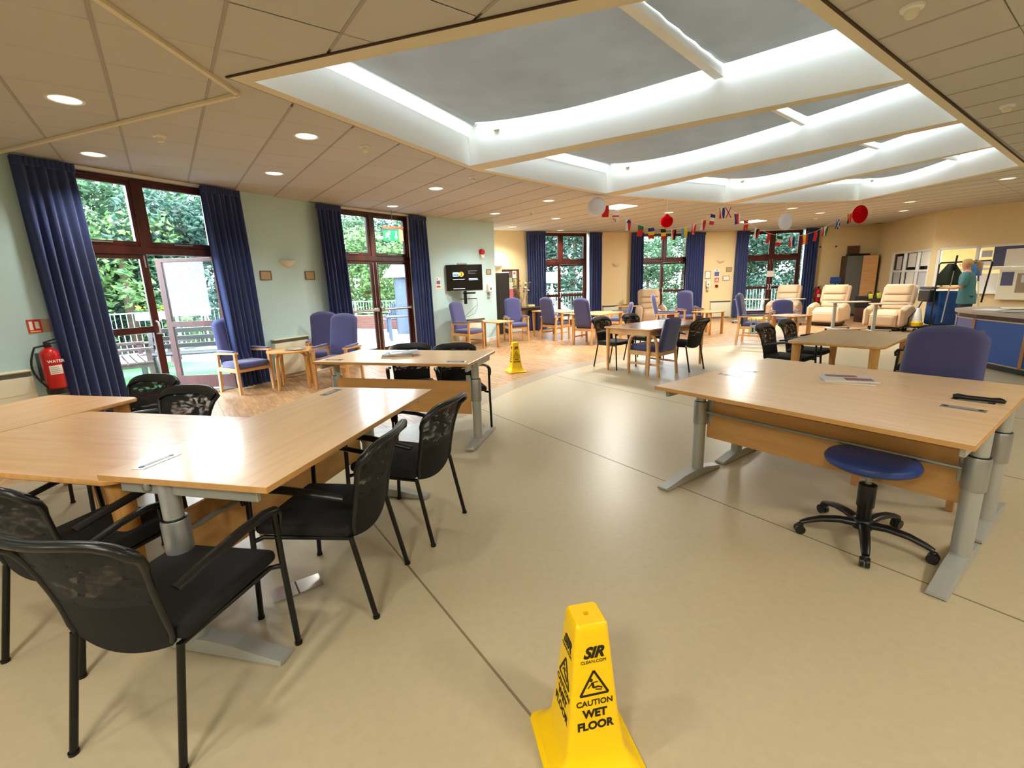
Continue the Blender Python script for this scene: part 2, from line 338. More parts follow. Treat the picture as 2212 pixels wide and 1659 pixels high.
# beige vinyl sheet follows the arc, then a straight run to the left wall
beige = [(13.6, 4.2)] + arc(7.63, .2, aL - .03, 44) + [(-3.3, 3.55), (-6.95, 2.0), (-7.9, -4.9), (13.9, -4.9)]
mb = MB(); mb.prism(beige, -.004, 0.0); mb.build('vinyl_sheet', M['floor'], fl)
bo = arc(RW, .2, aL, 44) + [(-3.35, 3.95), (-6.72, 2.6)]; bi = arc(7.63, .2, aL - .03, 44) + [(-3.3, 3.55), (-6.95, 2.0)]
mb = MB(); mb.v = []
n = len(bo); mb.add([(x, y, .001) for x, y in bo] + [(x, y, .001) for x, y in bi] , [(i, n + i, n + i + 1, i + 1) for i in range(n - 1)])
mb.add([(x, y, -.004) for x, y in bo] + [(x, y, .001) for x, y in bo], [(i, i + 1, n + i + 1, n + i) for i in range(n - 1)])
mb.build('border_strip', M['band'], fl)
sd = Vector((-.566, .824)); sn = Vector((.824, .566)); s_org = Vector((-.455, 2.065))
for k in range(0, 6):
    c0 = s_org + sn * (2.0 * k); t0, t1 = -6.5, 7
    pts = []
    for i in range(271):
        t = t0 + (t1 - t0) * i / 270; q = c0 + sd * t
        if (q - Vector((CX, CY))).length < 7.6 and -4.8 < q.y and q.x > -1.0 and q.x < 13: pts.append(t)
    if pts:
        mb = MB(); a = c0 + sd * pts[0]; b = c0 + sd * pts[-1]; mb.bar((a.x, a.y, .0002), (b.x, b.y, .0002), .011, .0008); mb.build('weld_seam', M['seam'], fl)
# planks
pk = wood('plank_vinyl', (140, 104, 70), (188, 148, 104), .38, (2.5, 26, 26), rnd=.16)
PW, PL = .152, .61; pa = -.94; pu = Vector((math.cos(pa), math.sin(pa))); pv = Vector((-math.sin(pa), math.cos(pa)))
def in_poly(q, P):
    c = False; j = len(P) - 1
    for i in range(len(P)):
        if (P[i][1] > q[1]) != (P[j][1] > q[1]) and q[0] < (P[j][0] - P[i][0]) * (q[1] - P[i][1]) / (P[j][1] - P[i][1]) + P[i][0]: c = not c
        j = i
    return c
beige_o = [(13.6, 4.3)] + arc(RW - .05, .2, aL, 44) + [(-3.35, 3.9), (-6.95, 2.5), (-7.9, -4.9), (13.9, -4.9)]
planks = []; edge_planks = []
beige_i = [(13.6, 4.25)] + arc(7.66, .2, aL - .02, 60) + [(-3.3, 3.6), (-6.95, 2.1), (-7.9, -4.9), (13.9, -4.9)]
for j in range(-120, 130):
    for i in range(-40, 40):
        q = pu * ((i + .37 * (j % 3)) * PL) + pv * (j * PW)
        if not (-7 < q.x < 14 and 1.5 < q.y < 17.5): continue
        ok = in_poly(q, ROOM) or any(in_poly(q + pu * (a * PL / 2) + pv * (b * PW / 2), ROOM) for a in (-1, 1) for b in (-1, 1))
        if not ok: continue
        ins = [in_poly(q + pu * (a * PL / 2) + pv * (b * PW / 2), beige_i) for a in (-1, -.5, 0, .5, 1) for b in (-1, 1)]
        if not any(ins): planks.append(q)
        elif not all(ins): edge_planks.append(q)
def vis(q): # rough: larger in the photograph first
    return q.length + (50 if (q.y < .3 or abs(q.x) > 1.25 * q.y) else 0)
planks.sort(key=vis)
def plank_mb(): return MB().rbox(-PL / 2 + .0012, PL / 2 - .0012, -PW / 2 + .001, PW / 2 - .001, -.004, .0006, .0012, 1)
pm = plank_mb().mesh('plank', pk)
for k, q in enumerate(planks[:300]):
    o = bpy.data.objects.new('plank', pm); COL.objects.link(o); o.parent = fl; o.location = (q.x, q.y, 0); o.rotation_euler = (0, 0, pa)
mb = MB()
for q in planks[300:]:
    mb.M = Matrix.Translation((q.x, q.y, 0)) @ Matrix.Rotation(pa, 4, 'Z'); mb.rbox(-PL / 2 + .0012, PL / 2 - .0012, -PW / 2 + .001, PW / 2 - .001, -.004, .0006, .0012, 1)
for q in edge_planks:      # cut to the curved border
    for k in range(8):
        c_ = q + pu * ((k - 3.5) * PL / 8)
        if not any(in_poly(c_ + pu * (a * PL / 16) + pv * (b * PW / 2), beige_i) for a in (-1, 1) for b in (-1, 1)):
            mb.M = Matrix.Translation((c_.x, c_.y, 0)) @ Matrix.Rotation(pa, 4, 'Z'); mb.box(-PL / 16, PL / 16, -PW / 2 + .001, PW / 2 - .001, -.004, .0006)
pk2 = wood('plank_vinyl_far', (140, 104, 70), (188, 148, 104), .38, (9, 9, 9), contrast=(.36, .64))
o = mb.build('plank_rest', pk2, fl); o['kind'] = 'stuff'
fl['kind'] = 'structure'

# ------------------------------------------------------------------ ceiling with skylight
BAYS = [[(-1.826, 3.823), (-.458, 6.513), (3.255, 4.167), (1.374, 2.776)],
        [(-.29, 6.764), (1.796, 8.822), (4.733, 5.261), (3.341, 4.231)],
        [(2.074, 9.05), (4.618, 10.343), (6.238, 6.376), (4.873, 5.366)],
        [(4.974, 10.469), (7.66, 10.625), (7.896, 7.603), (6.304, 6.425)]]
SURR = [(-1.985, 3.735), (-.565, 6.545), (-.385, 6.835), (1.72, 8.93), (2.02, 9.16), (4.6, 10.46), (4.95, 10.60), (7.76, 10.76), (8.06, 7.62), (1.31, 2.62)]
ceil = struct('ceiling')
def tri_sheet(polys, keep, z, thick, name, m, parent):
    ov, of, orf = cdt(polys); mb = MB(); fs = [f for f, o in zip(of, orf) if keep(o)]
    mb.add([(v.x, v.y, z) for v in ov], [tuple(reversed(f)) for f in fs])
    if thick: mb.add([(v.x, v.y, z + thick) for v in ov], [tuple(f) for f in fs])
    return mb.build(name, m, parent)
tri_sheet([[tuple(q) for q in ROOM]] + BAYS, lambda o: 0 in o and len(o) == 1, CE + .035, .02, 'ceiling_deck', M['plenum'], ceil)
tri_sheet([SURR] + BAYS, lambda o: 0 in o and len(o) == 1, CE - .006, .03, 'skylight_surround', M['plaster'], ceil)
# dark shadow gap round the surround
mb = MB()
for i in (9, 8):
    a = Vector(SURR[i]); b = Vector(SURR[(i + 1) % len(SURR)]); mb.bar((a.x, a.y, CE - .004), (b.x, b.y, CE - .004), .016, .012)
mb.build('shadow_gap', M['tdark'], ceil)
mb = MB()
for i in range(0, 8):
    a = Vector(SURR[i]); b = Vector(SURR[i + 1]); mb.bar((a.x, a.y, CE - .003), (b.x, b.y, CE - .003), .012, .009)
mb.build('edge_trim', M['tbar'], ceil)
GT, GO, GS = .63, Vector((-2.909, 1.794)), .6
gu = Vector((math.cos(GT), math.sin(GT))); gv = Vector((-math.sin(GT), math.cos(GT)))
RP = [tuple(q) for q in ROOM]
full, cut = [], []
for i in range(-24, 34):
    for j in range(-24, 34):
        cs = [GO + gu * ((i + a) * GS) + gv * ((j + b) * GS) for a, b in ((.014, .004), (.986, .004), (.986, .996), (.014, .996))]
        c = GO + gu * ((i + .5) * GS) + gv * ((j + .5) * GS)
        if c.y < -4.5: continue
        inr = [in_poly(q, RP) for q in cs]; ins = [in_poly(q, SURR) for q in cs]
        touches = any(in_poly(q, [tuple(x) for x in cs]) for q in SURR)
        if not any(inr): continue
        if all(inr) and not any(ins) and not touches: full.append(c)
        elif not (all(ins)): cut.append((c, cs))
def tmb(mb): return mb.rbox(-GS * .486, GS * .486, -GS * .496, GS * .496, CE, CE + .016, .003, 1)
tmesh = tmb(MB()).mesh('ceiling_tile', M['tile'])
items = [(vis(c), 0, c, None) for c in full] + [(vis(c), 1, c, cs) for c, cs in cut]
items.sort(key=lambda t: t[0])
rest = MB()
for k, (_, typ, c, cs) in enumerate(items):
    if typ == 0:
        if k < 300:
            o = bpy.data.objects.new('ceiling_tile', tmesh); COL.objects.link(o); o.parent = ceil; o.location = (c.x, c.y, 0); o.rotation_euler = (0, 0, GT)
        else:
            rest.M = Matrix.Translation((c.x, c.y, 0)) @ Matrix.Rotation(GT, 4, 'Z'); tmb(rest)
    else:
        ov, of, orf = cdt([[tuple(q) for q in cs], RP, SURR]); fs = [f for f, o in zip(of, orf) if 0 in o and 1 in o and 2 not in o]
        if not fs: continue
        mb = MB() if k < 300 else rest; mb.M = Matrix.Identity(4)
        mb.add([(v.x, v.y, CE) for v in ov], [tuple(reversed(f)) for f in fs]); mb.add([(v.x, v.y, CE + .016) for v in ov], [tuple(f) for f in fs])
        if k < 300: mb.build('ceiling_tile', M['tile'], ceil)
o = rest.build('ceiling_tile_rest', M['tile'], ceil); o['kind'] = 'stuff'
# exposed bars along one direction, clipped at walls and skylight
nb = 0; far_bars = MB()
def clip_runs(a, b):
    runs = []; st = None; N = 260
    for k in range(N + 1):
        q = a + (b - a) * (k / N); ok = in_poly(q, RP) and not in_poly(q, SURR)
        if ok and st is None: st = q
        if (not ok or k == N) and st is not None:
            if (q - st).length > .1: runs.append((st, a + (b - a) * ((k - 1) / N)))
            st = None
    return runs
for i in range(-24, 34):
    for a, b in clip_runs(GO + gu * (i * GS) + gv * (-16), GO + gu * (i * GS) + gv * 22):
        if max(a.y, b.y) < .2: continue
        mb = MB(); mb.bar((a.x, a.y, CE + .004), (b.x, b.y, CE + .004), .022, .014); mb.build('ceiling_bar', M['tbar'], ceil)
mb = MB()
for j in range(-24, 34):
    for a, b in clip_runs(GO + gv * (j * GS) + gu * (-16), GO + gv * (j * GS) + gu * 22): mb.bar((a.x, a.y, CE + .012), (b.x, b.y, CE + .012), .014, .01)
o = mb.build('cross_bar', M['tbar'], ceil); o['kind'] = 'stuff'
# wells, blinds, roof glazing
for bi_, Q in enumerate(BAYS):
    q = [Vector(v) for v in Q]; nl, fl_, fr, nr = q
    mb = MB(); zt = CE + .78; zl = CE + .34
    def wp(a, b, z0, z1): mb.add([(a.x, a.y, z0), (b.x, b.y, z0), (b.x, b.y, z1), (a.x, a.y, z1)], [(0, 1, 2, 3)]); 
    wp(fl_, fr, CE - .006, zt); wp(fr, nr, CE - .006, zt); wp(nr, nl, CE - .006, zt)
    dl = (fl_ - nl).normalized(); ol = Vector((-dl.y, dl.x)) * .12
    wp(nl, fl_, CE - .006, zl); wp(nl + ol, fl_ + ol, zl, zt)
    mb.add([(nl.x, nl.y, zl), (fl_.x, fl_.y, zl), (fl_.x + ol.x, fl_.y + ol.y, zl), (nl.x + ol.x, nl.y + ol.y, zl)], [(0, 1, 2, 3)])
    for e in (nl, fl_): mb.add([(e.x, e.y, zl), (e.x + ol.x, e.y + ol.y, zl), (e.x + ol.x, e.y + ol.y, zt), (e.x, e.y, zt)], [(0, 1, 2, 3)])
    mb.build('skylight_well', M['white'], ceil)
    g = MB(); g.prism([tuple(nl + ol), tuple(fl_ + ol), tuple(fr), tuple(nr)], zt - .02, zt - .012); g.build('roof_pane', M['glass'], ceil)
    fb = MB()
    for t in (.33, .68): fb.bar((*(nl + (nr - nl) * t), zt - .04), (*(fl_ + (fr - fl_) * t), zt - .04), .05, .05)
    fb.build('glazing_bar', M['white'], ceil)
    un = (nr - nl).length; names = ('near', 'second', 'third', 'far')
    bl = thing('roller_blind', 'grey sagging roller blind under the %s skylight bay%s' % (('nearest', 'second nearest', 'third nearest', 'farthest')[bi_], ', wrinkled and widest' if bi_ == 0 else ''), 'blind', group='skylight blinds')
    sag = (.17, .22, .27, .26)[bi_]; zr = CE + .49
    def fab(u0, u1, name, mtr):
        def fn(u, v):
            u = u0 + (u1 - u0) * u; k = 1 if bi_ else 1.0
            vv = .03 + .935 * v; a = nl + (nr - nl) * u; b = fl_ + (fr - fl_) * u; pt = a + (b - a) * vv
            s_ = 3.0 * u ** .8 * (1 - u) ** 1.35 * 1.02
            z = zr - sag * s_ - .02 * math.sin(PI * v) + (.006 * math.sin(v * 46 + u * 9) * (1 if bi_ == 0 and .3 < u < .7 else .25))
            return (pt.x, pt.y, z)
        mb = MB(); mb.grid(fn, 26, 22, .004); return mb.build(name, mtr, bl, smooth=60)
    MB_ = M.setdefault('blind', translucent('blind_fabric', (166, 164, 158), .36))
    fab(.03, .675, 'fabric', MB_); fab(.695, .985, 'fabric', MB_)
    rt = MB(); a = nl + ol * .1 + (nr - nl) * .015; b = fl_ + (fr - fl_) * .02 + ol * .1; rt.tube([(a.x, a.y, zr + .01), (b.x, b.y, zr + .01)], .05, 14); rt.build('roller_tube', M['steelL'], bl, smooth=40)
    br = MB(); c = fl_ + (fr - fl_) * .022; br.lathe([(.06, -.012), (.06, .012)], 14); br2 = br.build('end_bracket', M['whitep'], bl, loc=(c.x, c.y, zr + .01)); br2.rotation_euler = (PI / 2, 0, math.atan2(dl.y, dl.x) + PI / 2)
    cs_ = MB(); a = nl + (nr - nl) * .68; b = fl_ + (fr - fl_) * .683; k = b - (b - a).normalized() * .03
    cs_.bar((a.x, a.y, CE + .385 - sag * .2), (k.x, k.y, CE + .385 - sag * .2), .085 if bi_ == 0 else .05, .07); cs_.build('cassette', M['whitep'], bl)
    e = fl_ + (fr - fl_) * .10; cl = MB(); cl.rbox(-.04, .04, -.03, .012, -.025, .025, .006, 1); cl.build('cord_bracket', M['whitep'], bl, loc=(e.x, e.y, CE + .36), rz=math.atan2((fr - fl_).y, (fr - fl_).x))
# surface cable trunking on the ceiling
tr = thing('cable_trunking', 'cream cable trunking crossing the ceiling tiles to a corner beside the skylight', 'trunking')
for a, b, m in (((-5.35, 5.3), (-2.057, 4.017), M['plaster']), ((-2.06, 4.02), (-2.1, .6), M['plaster'])):
    mb = MB(); mb.bar((a[0], a[1], CE - .014), (b[0], b[1], CE - .014), .035, .024); mb.build('duct', m, tr)

# ------------------------------------------------------------------ glazed doors
def glazed(n, p0, p1, c, opn=0, bars=False, side=False, midrail=True, handles=False):
    q = on(p0, p1, c); root = struct('window_%d' % n, (q[0], q[1], 0), head(p0, p1)); W = M['maho']
    mb = MB(); y0, y1 = .04, .14
    for s in (-1, 1): mb.rbox(s * .97 - .03 - s * .03, s * .97 + .03 - s * .03, y0, y1, 0, 2.985, .006, 1)
    mb.rbox(-.97, .97, y0, y1, 2.945, 2.985, .006, 1); mb.rbox(-.97, .97, y0 - .01, y1, 2.03, 2.13, .008, 1); mb.rbox(-.05, .05, y0 - .005, y1, 2.1, 2.96, .006, 1)
    mb.build('frame', W, root)
    mb = MB(); mb.rbox(-.91, .91, y0 + .0, y1 + .12, 0, .028, .006, 1); mb.build('threshold', M['alu'], root)
    for s in (-1, 1):      # opening top lights
        mb = MB(); x0, x1 = (-.91, -.045) if s < 0 else (.045, .91)
        mb.rbox(x0, x0 + .05, .05, .12, 2.13, 2.945, .004, 1); mb.rbox(x1 - .05, x1, .05, .12, 2.13, 2.945, .004, 1)
        mb.rbox(x0, x1, .05, .12, 2.89, 2.945, .004, 1); mb.rbox(x0, x1, .05, .12, 2.13, 2.195, .004, 1)
        f = mb.build('top_light', W, root); MB().box(x0 + .045, x1 - .045, .082, .088, 2.19, 2.895).build('pane', M['glass'], f)
        MB().rbox((x0 + x1) / 2 - .12, (x0 + x1) / 2 + .12, .03, .05, 2.165, 2.18, .003, 1).build('stay', M['steel'], f)
    if side:
        MB().box(.985, 1.085, .08, .09, .05, 2.95).build('side_pane', M['glass'], root)
        MB().rbox(1.085, 1.1, .03, .14, 0, 2.98, .004, 1).build('side_jamb', M['white'], root)
    else:
        MB().box(.97, 1.0, .0, .14, 0, 2.98).build('reveal', M['white'], root)
    for s in (-1, 1):
        hx = s * .905
        mb = MB(); x0, x1 = (0, .903)           # built from the hinge: local x runs from hinge to meeting stile
        lf = bpy.data.objects.new('door_leaf', None)
        zt = 2.028; rails = [(1.972, zt), (.035, .235)] + ([(1.0, 1.085)] if midrail else [])
        sg = -s
        def bx(a, b, z0, z1, ya=.05, yb=.098):
            a, b = (a, b) if sg > 0 else (-b, -a); mb.rbox(a, b, ya - .05, yb - .05, z0, z1, .004, 1)
        bx(0, .07, .03, zt); bx(.81, .90, .03, zt)
        for z0, z1 in rails: bx(.06, .82, z0, z1)
        lf = mb.build('door_leaf', W, root, loc=(hx, .05, 0)); ang = opn if s > 0 else 0
        lf.rotation_euler = (0, 0, -ang)
        zs = [(.23, 1.0), (1.085, 1.975)] if midrail else [(.23, 1.975)]
        for z0, z1 in zs:
            a, b = (.065, .815) if sg > 0 else (-.815, -.065); MB().box(a, b, .02, .026, z0, z1).build('pane', M['glass'], lf)
        hxx = sg * .86
        if bars:
            t = MB(); t.tube([(sg * .05, -.07, 1.04), (sg * .80, -.07, 1.04)], .026, 10); t.rbox(*sorted((sg * .80, sg * .88)), -.09, 0, 1.0, 1.08, .01, 1); t.rbox(*sorted((sg * .03, sg * .07)), -.09, 0, 1.01, 1.07, .01, 1)
            t.build('push_bar', M['alu'], lf, smooth=40)
            t = MB(); t.tube([(hxx, -.02, 1.06), (hxx, -.02, 2.0)], .008, 6); t.tube([(hxx, -.02, .06), (hxx, -.02, 1.0)], .008, 6); t.build('bolt_rod', M['alu'], lf)
        elif not ang and (s < 0 or handles):
            t = MB(); t.tube([(hxx, 0, .98), (hxx - sg * .0, -.05, 1.0), (hxx, -.06, 1.06), (hxx, -.05, 1.13), (hxx, 0, 1.15)], .013, 8); t.lathe([(.028, -.006), (.028, .006)], 12, (hxx, -.006, .98)); t.build('door_handle', M['whitep'], lf, smooth=50)
            t = MB(); t.rbox(hxx - .008, hxx + .008, -.012, 0, 1.86, 2.02, .003, 1); t.rbox(hxx - .008, hxx + .008, -.012, 0, .05, .2, .003, 1); t.build('flush_bolt', M['alu'], lf)
    q0 = MB(); q0.rbox(-1.02, 1.06, -.05, .03, 2.985, 3.02, .004, 1); q0.build('curtain_track', M['white'], root)
    return root
glazed(1, A0, A1, 1.197, math.radians(60)); glazed(2, B1, C1, 1.233, bars=True, midrail=False)
glazed(3, F0, G0, 1.22, math.radians(22), side=True); glazed(4, H0, I0, 1.283, math.radians(24)); w5 = glazed(5, J0, K0, 1.235, side=True, handles=True)
nt_ = MB(); nt_.box(-.115, .145, .034, .036, 1.42, 1.62); tag(nt_.build('paper_notice', M['paper'], loc=w5.location, rz=w5.rotation_euler.z), 'white paper notice taped across the closed far double doors', 'notice')
# ------------------------------------------------------------------ curtains
def curtain(p0, p1, s0, s1, label, b0=None, b1=None, folds=None, off=-.13, z0=.03):
    d, n = frame_of(p0, p1); q = on(p0, p1, s0, 0); root = thing('curtain', label, 'curtain', (q[0], q[1], 0), head(p0, p1), 'navy blue curtains'); W = s1 - s0
    b0 = 0 if b0 is None else b0 - s0; b1 = W if b1 is None else b1 - s0
    fo = folds or max(4, round(W / .085)); ph = random.random() * 6
    def fn(u, v):
        z = 2.99 - (2.99 - z0) * v; a = .014 + .03 * min(1, v * 3) ; x = (1 - v) * (W * u) + v * (b0 + (b1 - b0) * u)
        uu = u + .012 * math.sin(3.1 * v + ph + u * 9)
        y = off + a * math.sin(2 * PI * fo * uu + .5 * math.sin(5 * u + ph)) + .012 * math.sin(2 * PI * fo * .5 * u + ph + 2 * v)
        return (x, y, z)
    mb = MB(); mb.grid(fn, fo * 10, 14, .004); mb.build('fabric', M['curtain'], root, smooth=70)
    hb = MB(); hb.grid(lambda u, v: (W * u, off - .006 + .008 * math.sin(2 * PI * fo * 2 * u), 3.0 - .09 * v), fo * 12, 1, .014); hb.build('heading_tape', M['curtain'], root, smooth=70)
    return root
curtain(A0, A1, .0, .53, 'navy curtain beside the red fire extinguisher, nearest the camera', .02, .60, z0=.03)
curtain(A0, A1, 1.93, 2.50, 'navy curtain behind the blue high-back chair beside the open door', 2.02, 2.55)
curtain(B1, C1, -.06, .44, 'navy curtain left of the exit-sign doors, beside two framed plaques', .0, .5); curtain(B1, C1, 2.11, 2.60, 'navy curtain between the exit-sign doors and the television', 2.11, 2.64)
curtain(F0, G0, -.07, .59, 'navy curtain beside the noticeboard and dried flowers'); curtain(F0, G0, 2.2, 2.66, 'navy curtain left of the wall uplighter and blue low armchair')
curtain(H0, I0, -.07, .37, 'navy curtain behind the lone beige recliner on the far wall'); curtain(H0, I0, 2.04, 2.76, 'navy curtain beside the far wall hand sanitiser and call point')
curtain(J0, K0, -.03, .37, 'navy curtain behind the blue chair with the grey side mechanism'); curtain(J0, K0, 2.22, 2.66, 'navy curtain right of the doors with a paper notice')

# ------------------------------------------------------------------ wall fittings
def onwall(name, label, cat, p0, p1, s, z, off=0, group=None):
    return thing(name, label, cat, on(p0, p1, s, -off, z), head(p0, p1), group)
def plaque(p0, p1, s, z, w, h, label, face_=None, name='framed_plaque', cat='plaque'):
    t = onwall(name, label, cat, p0, p1, s, z); mb = MB(); b = .014
    mb.rbox(-w / 2, w / 2, -.02, 0, -h / 2, -h / 2 + b, .003, 1); mb.rbox(-w / 2, w / 2, -.02, 0, h / 2 - b, h / 2, .003, 1); mb.rbox(-w / 2, -w / 2 + b, -.02, 0, -h / 2, h / 2, .003, 1); mb.rbox(w / 2 - b, w / 2, -.02, 0, -h / 2, h / 2, .003, 1)
    mb.build('frame', M['frame'], t); MB().box(-w / 2 + b, w / 2 - b, -.012, -.004, -h / 2 + b, h / 2 - b).build('panel', face_ or M['cork'], t); return t
plaque(A1, B1, .25, 1.753, .20, .15, 'small framed tan plaque left of the half-moon wall light')
plaque(A1, B1, 1.11, 1.75, .20, .15, 'small framed tan plaque between the wall light and the navy curtain')
plaque(C1, D1, 2.185, 1.797, .16, .13, 'small framed brown plaque right of the television')
plaque(I0, J0, .96, 1.715, .2, .15, 'small framed plaque under the far wall light'); plaque(I0, J0, .875, 1.415, .24, .16, 'wide framed certificate above the far heater', M['paper'], 'certificate', 'certificate'); plaque(I0, J0, .2, 1.55, .2, .26, 'upright framed sheet above the far hand sanitiser', M['paper'], 'framed_sheet', 'frame')
def sconce(p0, p1, s, z, label, lit=False, w=.15):
    t = onwall('wall_uplighter', label, 'wall light', p0, p1, s, z); mb = MB(); N = 16
    def fn(u, v):
        a = PI * u; r = w * math.sin(PI / 2 * (1 - v) ) ** .8 if v < 1 else .001
        return (r * math.cos(a), -r * .75 * math.sin(a), -.11 * v)
    mb.grid(fn, N, 8, .006); mb.build('bowl', M['sconce'], t, smooth=60)
    MB().box(-.04, .04, -.02, 0, -.07, -.01).build('bracket', M['white'], t)
    if lit:
        mb = MB(); mb.lathe([(.02, -.03), (.03, 0), (.02, .03)], 10, (0, -.055, -.03)); mb.build('bulb', M['sconlit'], t, smooth=50)
        l = bpy.data.lights.new('uplighter_glow', 'POINT'); l.energy = 14 * LAMP; l.color = WARM; l.shadow_soft_size = .04; lo = bpy.data.objects.new('uplighter_glow', l); COL.objects.link(lo); lo.parent = t; lo.location = (0, -.07, .06)
    return t
sconce(A1, B1, .68, 2.0, 'unlit half-moon wall light on the pale green wall'); sconce(G0, H0, .57, 2.01, 'unlit half-moon wall light above the far blue low armchair'); sconce(I0, J0, .63, 2.04, 'unlit half-moon wall light above the call point signs')
sconce(Er, F0, 1.02, 2.02, 'lit half-moon wall light above the tall black cupboard', True)
def heater(p0, p1, s0, s1, z0, z1, label, dep=.11):
    t = onwall('wall_heater', label, 'heater', p0, p1, s0, 0); L = s1 - s0
    mb = MB(); mb.rbox(0, L, -dep, -.005, z0, z1 - .07, .012, 2)
    for k in (1, 2): mb.box(.01, L - .01, -dep - .003, -dep + .004, z0 + (z1 - z0) * k / 3.4, z0 + (z1 - z0) * k / 3.4 + .006)
    mb.build('casing', M['cream'], t, smooth=40); MB().rbox(0, L, -dep, -.005, z1 - .022, z1, .006, 1).build('top_shelf', M['cream'], t)
    MB().box(.01, L - .01, -dep + .02, -.005, z1 - .072, z1 - .02).build('grille_back', M['creamd'], t)
    g = MB()
    for k in range(4): g.box(.01, L - .01, -dep + .006, -dep + .02, z1 - .066 + k * .012, z1 - .061 + k * .012)
    g.build('grille_bars', M['creamd'], t)
    MB().rbox(L - .03, L + .012, -dep * .6, -dep * .6 + .03, z0 + .12, z0 + .15, .01, 2).build('control_knob', M['whitep'], t); return t
heater(A0, A1, -1.6, -.24, .1, .735, 'cream wall heater left of the fire extinguisher', .13); heater(A1, B1, .17, .86, .08, .70, 'cream wall heater behind the round side table'); heater(C1, D1, 1.02, 1.92, .08, .665, 'cream wall heater under the television')
heater(G0, H0, .04, 1.0, .06, .66, 'cream wall heater behind the far low blue armchair'); heater(I0, J0, .33, 1.06, .05, .64, 'cream wall heater under the far certificates')
# fire extinguisher and its sign
def extinguisher(p0, p1, s, z, label, off=.24, k=1.0, water=True):
    t = onwall('fire_extinguisher', label, 'extinguisher', p0, p1, s, z, off); mb = MB()
    mb.lathe([(.0, 0), (.078, .004), (.085, .02), (.085, .40), (.078, .44), (.05, .47), (.028, .48), (.026, .50), (.0, .501)], 24); mb.build('cylinder', M['red'], t, smooth=50)
    mb = MB(); mb.lathe([(.03, .49), (.034, .5), (.03, .54), (.0, .545)], 12); mb.bar((-.03, 0, .545), (.09, -.02, .58), .022, .014); mb.bar((-.03, 0, .525), (.085, -.02, .535), .022, .012); mb.build('valve', M['black'], t, smooth=40)
    mb = MB(); pts = [(-.03, -.01, .515)] + [(-.115 - .075 * math.sin(PI * v) + .035 * v, -.02, .50 - .46 * v) for v in [i / 10 for i in range(11)]]; mb.tube(pts, .011, 8); mb.build('hose', M['black'], t, smooth=50)
    mb = MB(); mb.lathe([(.092, -.035), (.095, .03), (.088, .03), (.0, .0)], 20); mb.build('foot_ring', M['black'], t, smooth=40)
    mb = MB(); mb.box(-.05, .05, .08, off - .002, .1, .42) if off > .1 else None
    if off > .1: mb.build('wall_bracket', M['black'], t)
    R = .0865
    def lab(u, v, a0, a1, z0, z1): a = a0 + (a1 - a0) * u; return (R * math.cos(a), R * math.sin(a), z0 + (z1 - z0) * v)
    mb = MB(); mb.grid(lambda u, v: lab(u, v, -2.2, -.75, .19, .29), 8, 1); mb.build('label', M['paper'], t)
    if water:
        mx = Matrix.Translation((.012, -R - .001, .335)) @ Matrix.Rotation(PI / 2, 4, 'X'); text('WATER', .042, M['paper'], t, mx, bold=.0012)
        for k_ in range(4): MB().box(-.045, .06 - .012 * k_, -R - .0012, -R - .0006, .205 + .02 * k_, .209 + .02 * k_).build('label_line', M['frame'], t)
    return t
extinguisher(A0, A1, -.10, .48, 'red water fire extinguisher with black hose on the left wall')
t = onwall('extinguisher_sign', 'small red and cream sign above the fire extinguisher', 'sign', A0, A1, -.06, 1.20); MB().box(-.09, .03, -.006, 0, -.075, .075).build('red_half', M['redm'], t); MB().box(.03, .11, -.006, 0, -.075, .075).build('cream_half', M['cork'], t)
MB().box(-.075, -.045, -.0075, -.006, -.04, .055).build('pictogram', M['paper'], t); MB().box(-.025, .01, -.0075, -.006, -.03, .05).build('pictogram', M['paper'], t); MB().box(-.075, .015, -.0075, -.006, -.066, -.05).build('pictogram', M['orange'], t)
# television
tvx = (-1.05, 11.32, 1.655); t = thing('television', 'black flat screen television on a wall arm showing a 2 in an orange ring', 'television', tvx, .19)
mb = MB(); mb.rbox(-.43, .43, .0, .05, -.305, .305, .006, 1); mb.rbox(-.3, .3, .05, .09, -.2, .2, .01, 1); mb.build('casing', M['black'], t)
MB().box(-.415, .415, -.003, .001, -.285, .292).build('screen', mat('screen_off', (12, 11, 12), .2), t); MB().rbox(-.425, .425, -.006, .01, -.309, -.296, .003, 1).build('bottom_trim', M['alu'], t)
scr = emat('screen_blue', (.35, .62, 1), 1.0); sco = emat('screen_orange', (1, .45, .06), .9); scw = emat('screen_text', (.62, .68, .95), .8); scd = emat('screen_dim', (.25, .24, .2), .4)
MB().box(-.275, -.135, -.0045, -.003, .035, .13).build('logo_panel', scr, t)
for k in range(3): MB().box(-.262 + k * .042, -.23 + k * .042, -.006, -.0045, .055, .085).build('logo_square', M['bluep'], t)
mb = MB(); mb.lathe([(.058, -.0008), (.058, .0008)], 28); o = mb.build('orange_disc', sco, t, loc=(-.075, -.004, .085)); o.rotation_euler = (PI / 2, 0, 0)
text('2', .1, M['black'], t, Matrix.Translation((-.075, -.0062, .085)) @ Matrix.Rotation(PI / 2, 4, 'X'), bold=.003)
for x0, x1, z, m in ((-.28, .0, -.035, scw), (-.28, 0, -.25, scw), (.1, .31, -.025, scw), (.1, .32, -.052, scw), (.09, .31, .155, scd), (.09, .14, .13, scd), (.09, .27, .1, scd)):
    MB().box(x0, x1, -.0045, -.003, z - .007, z + .007).build('text_line', m, t)
mb = MB(); mb.rbox(-.16, .07, .0, .07, .306, .345, .008, 1); mb.build('top_box', M['steelL'], t)
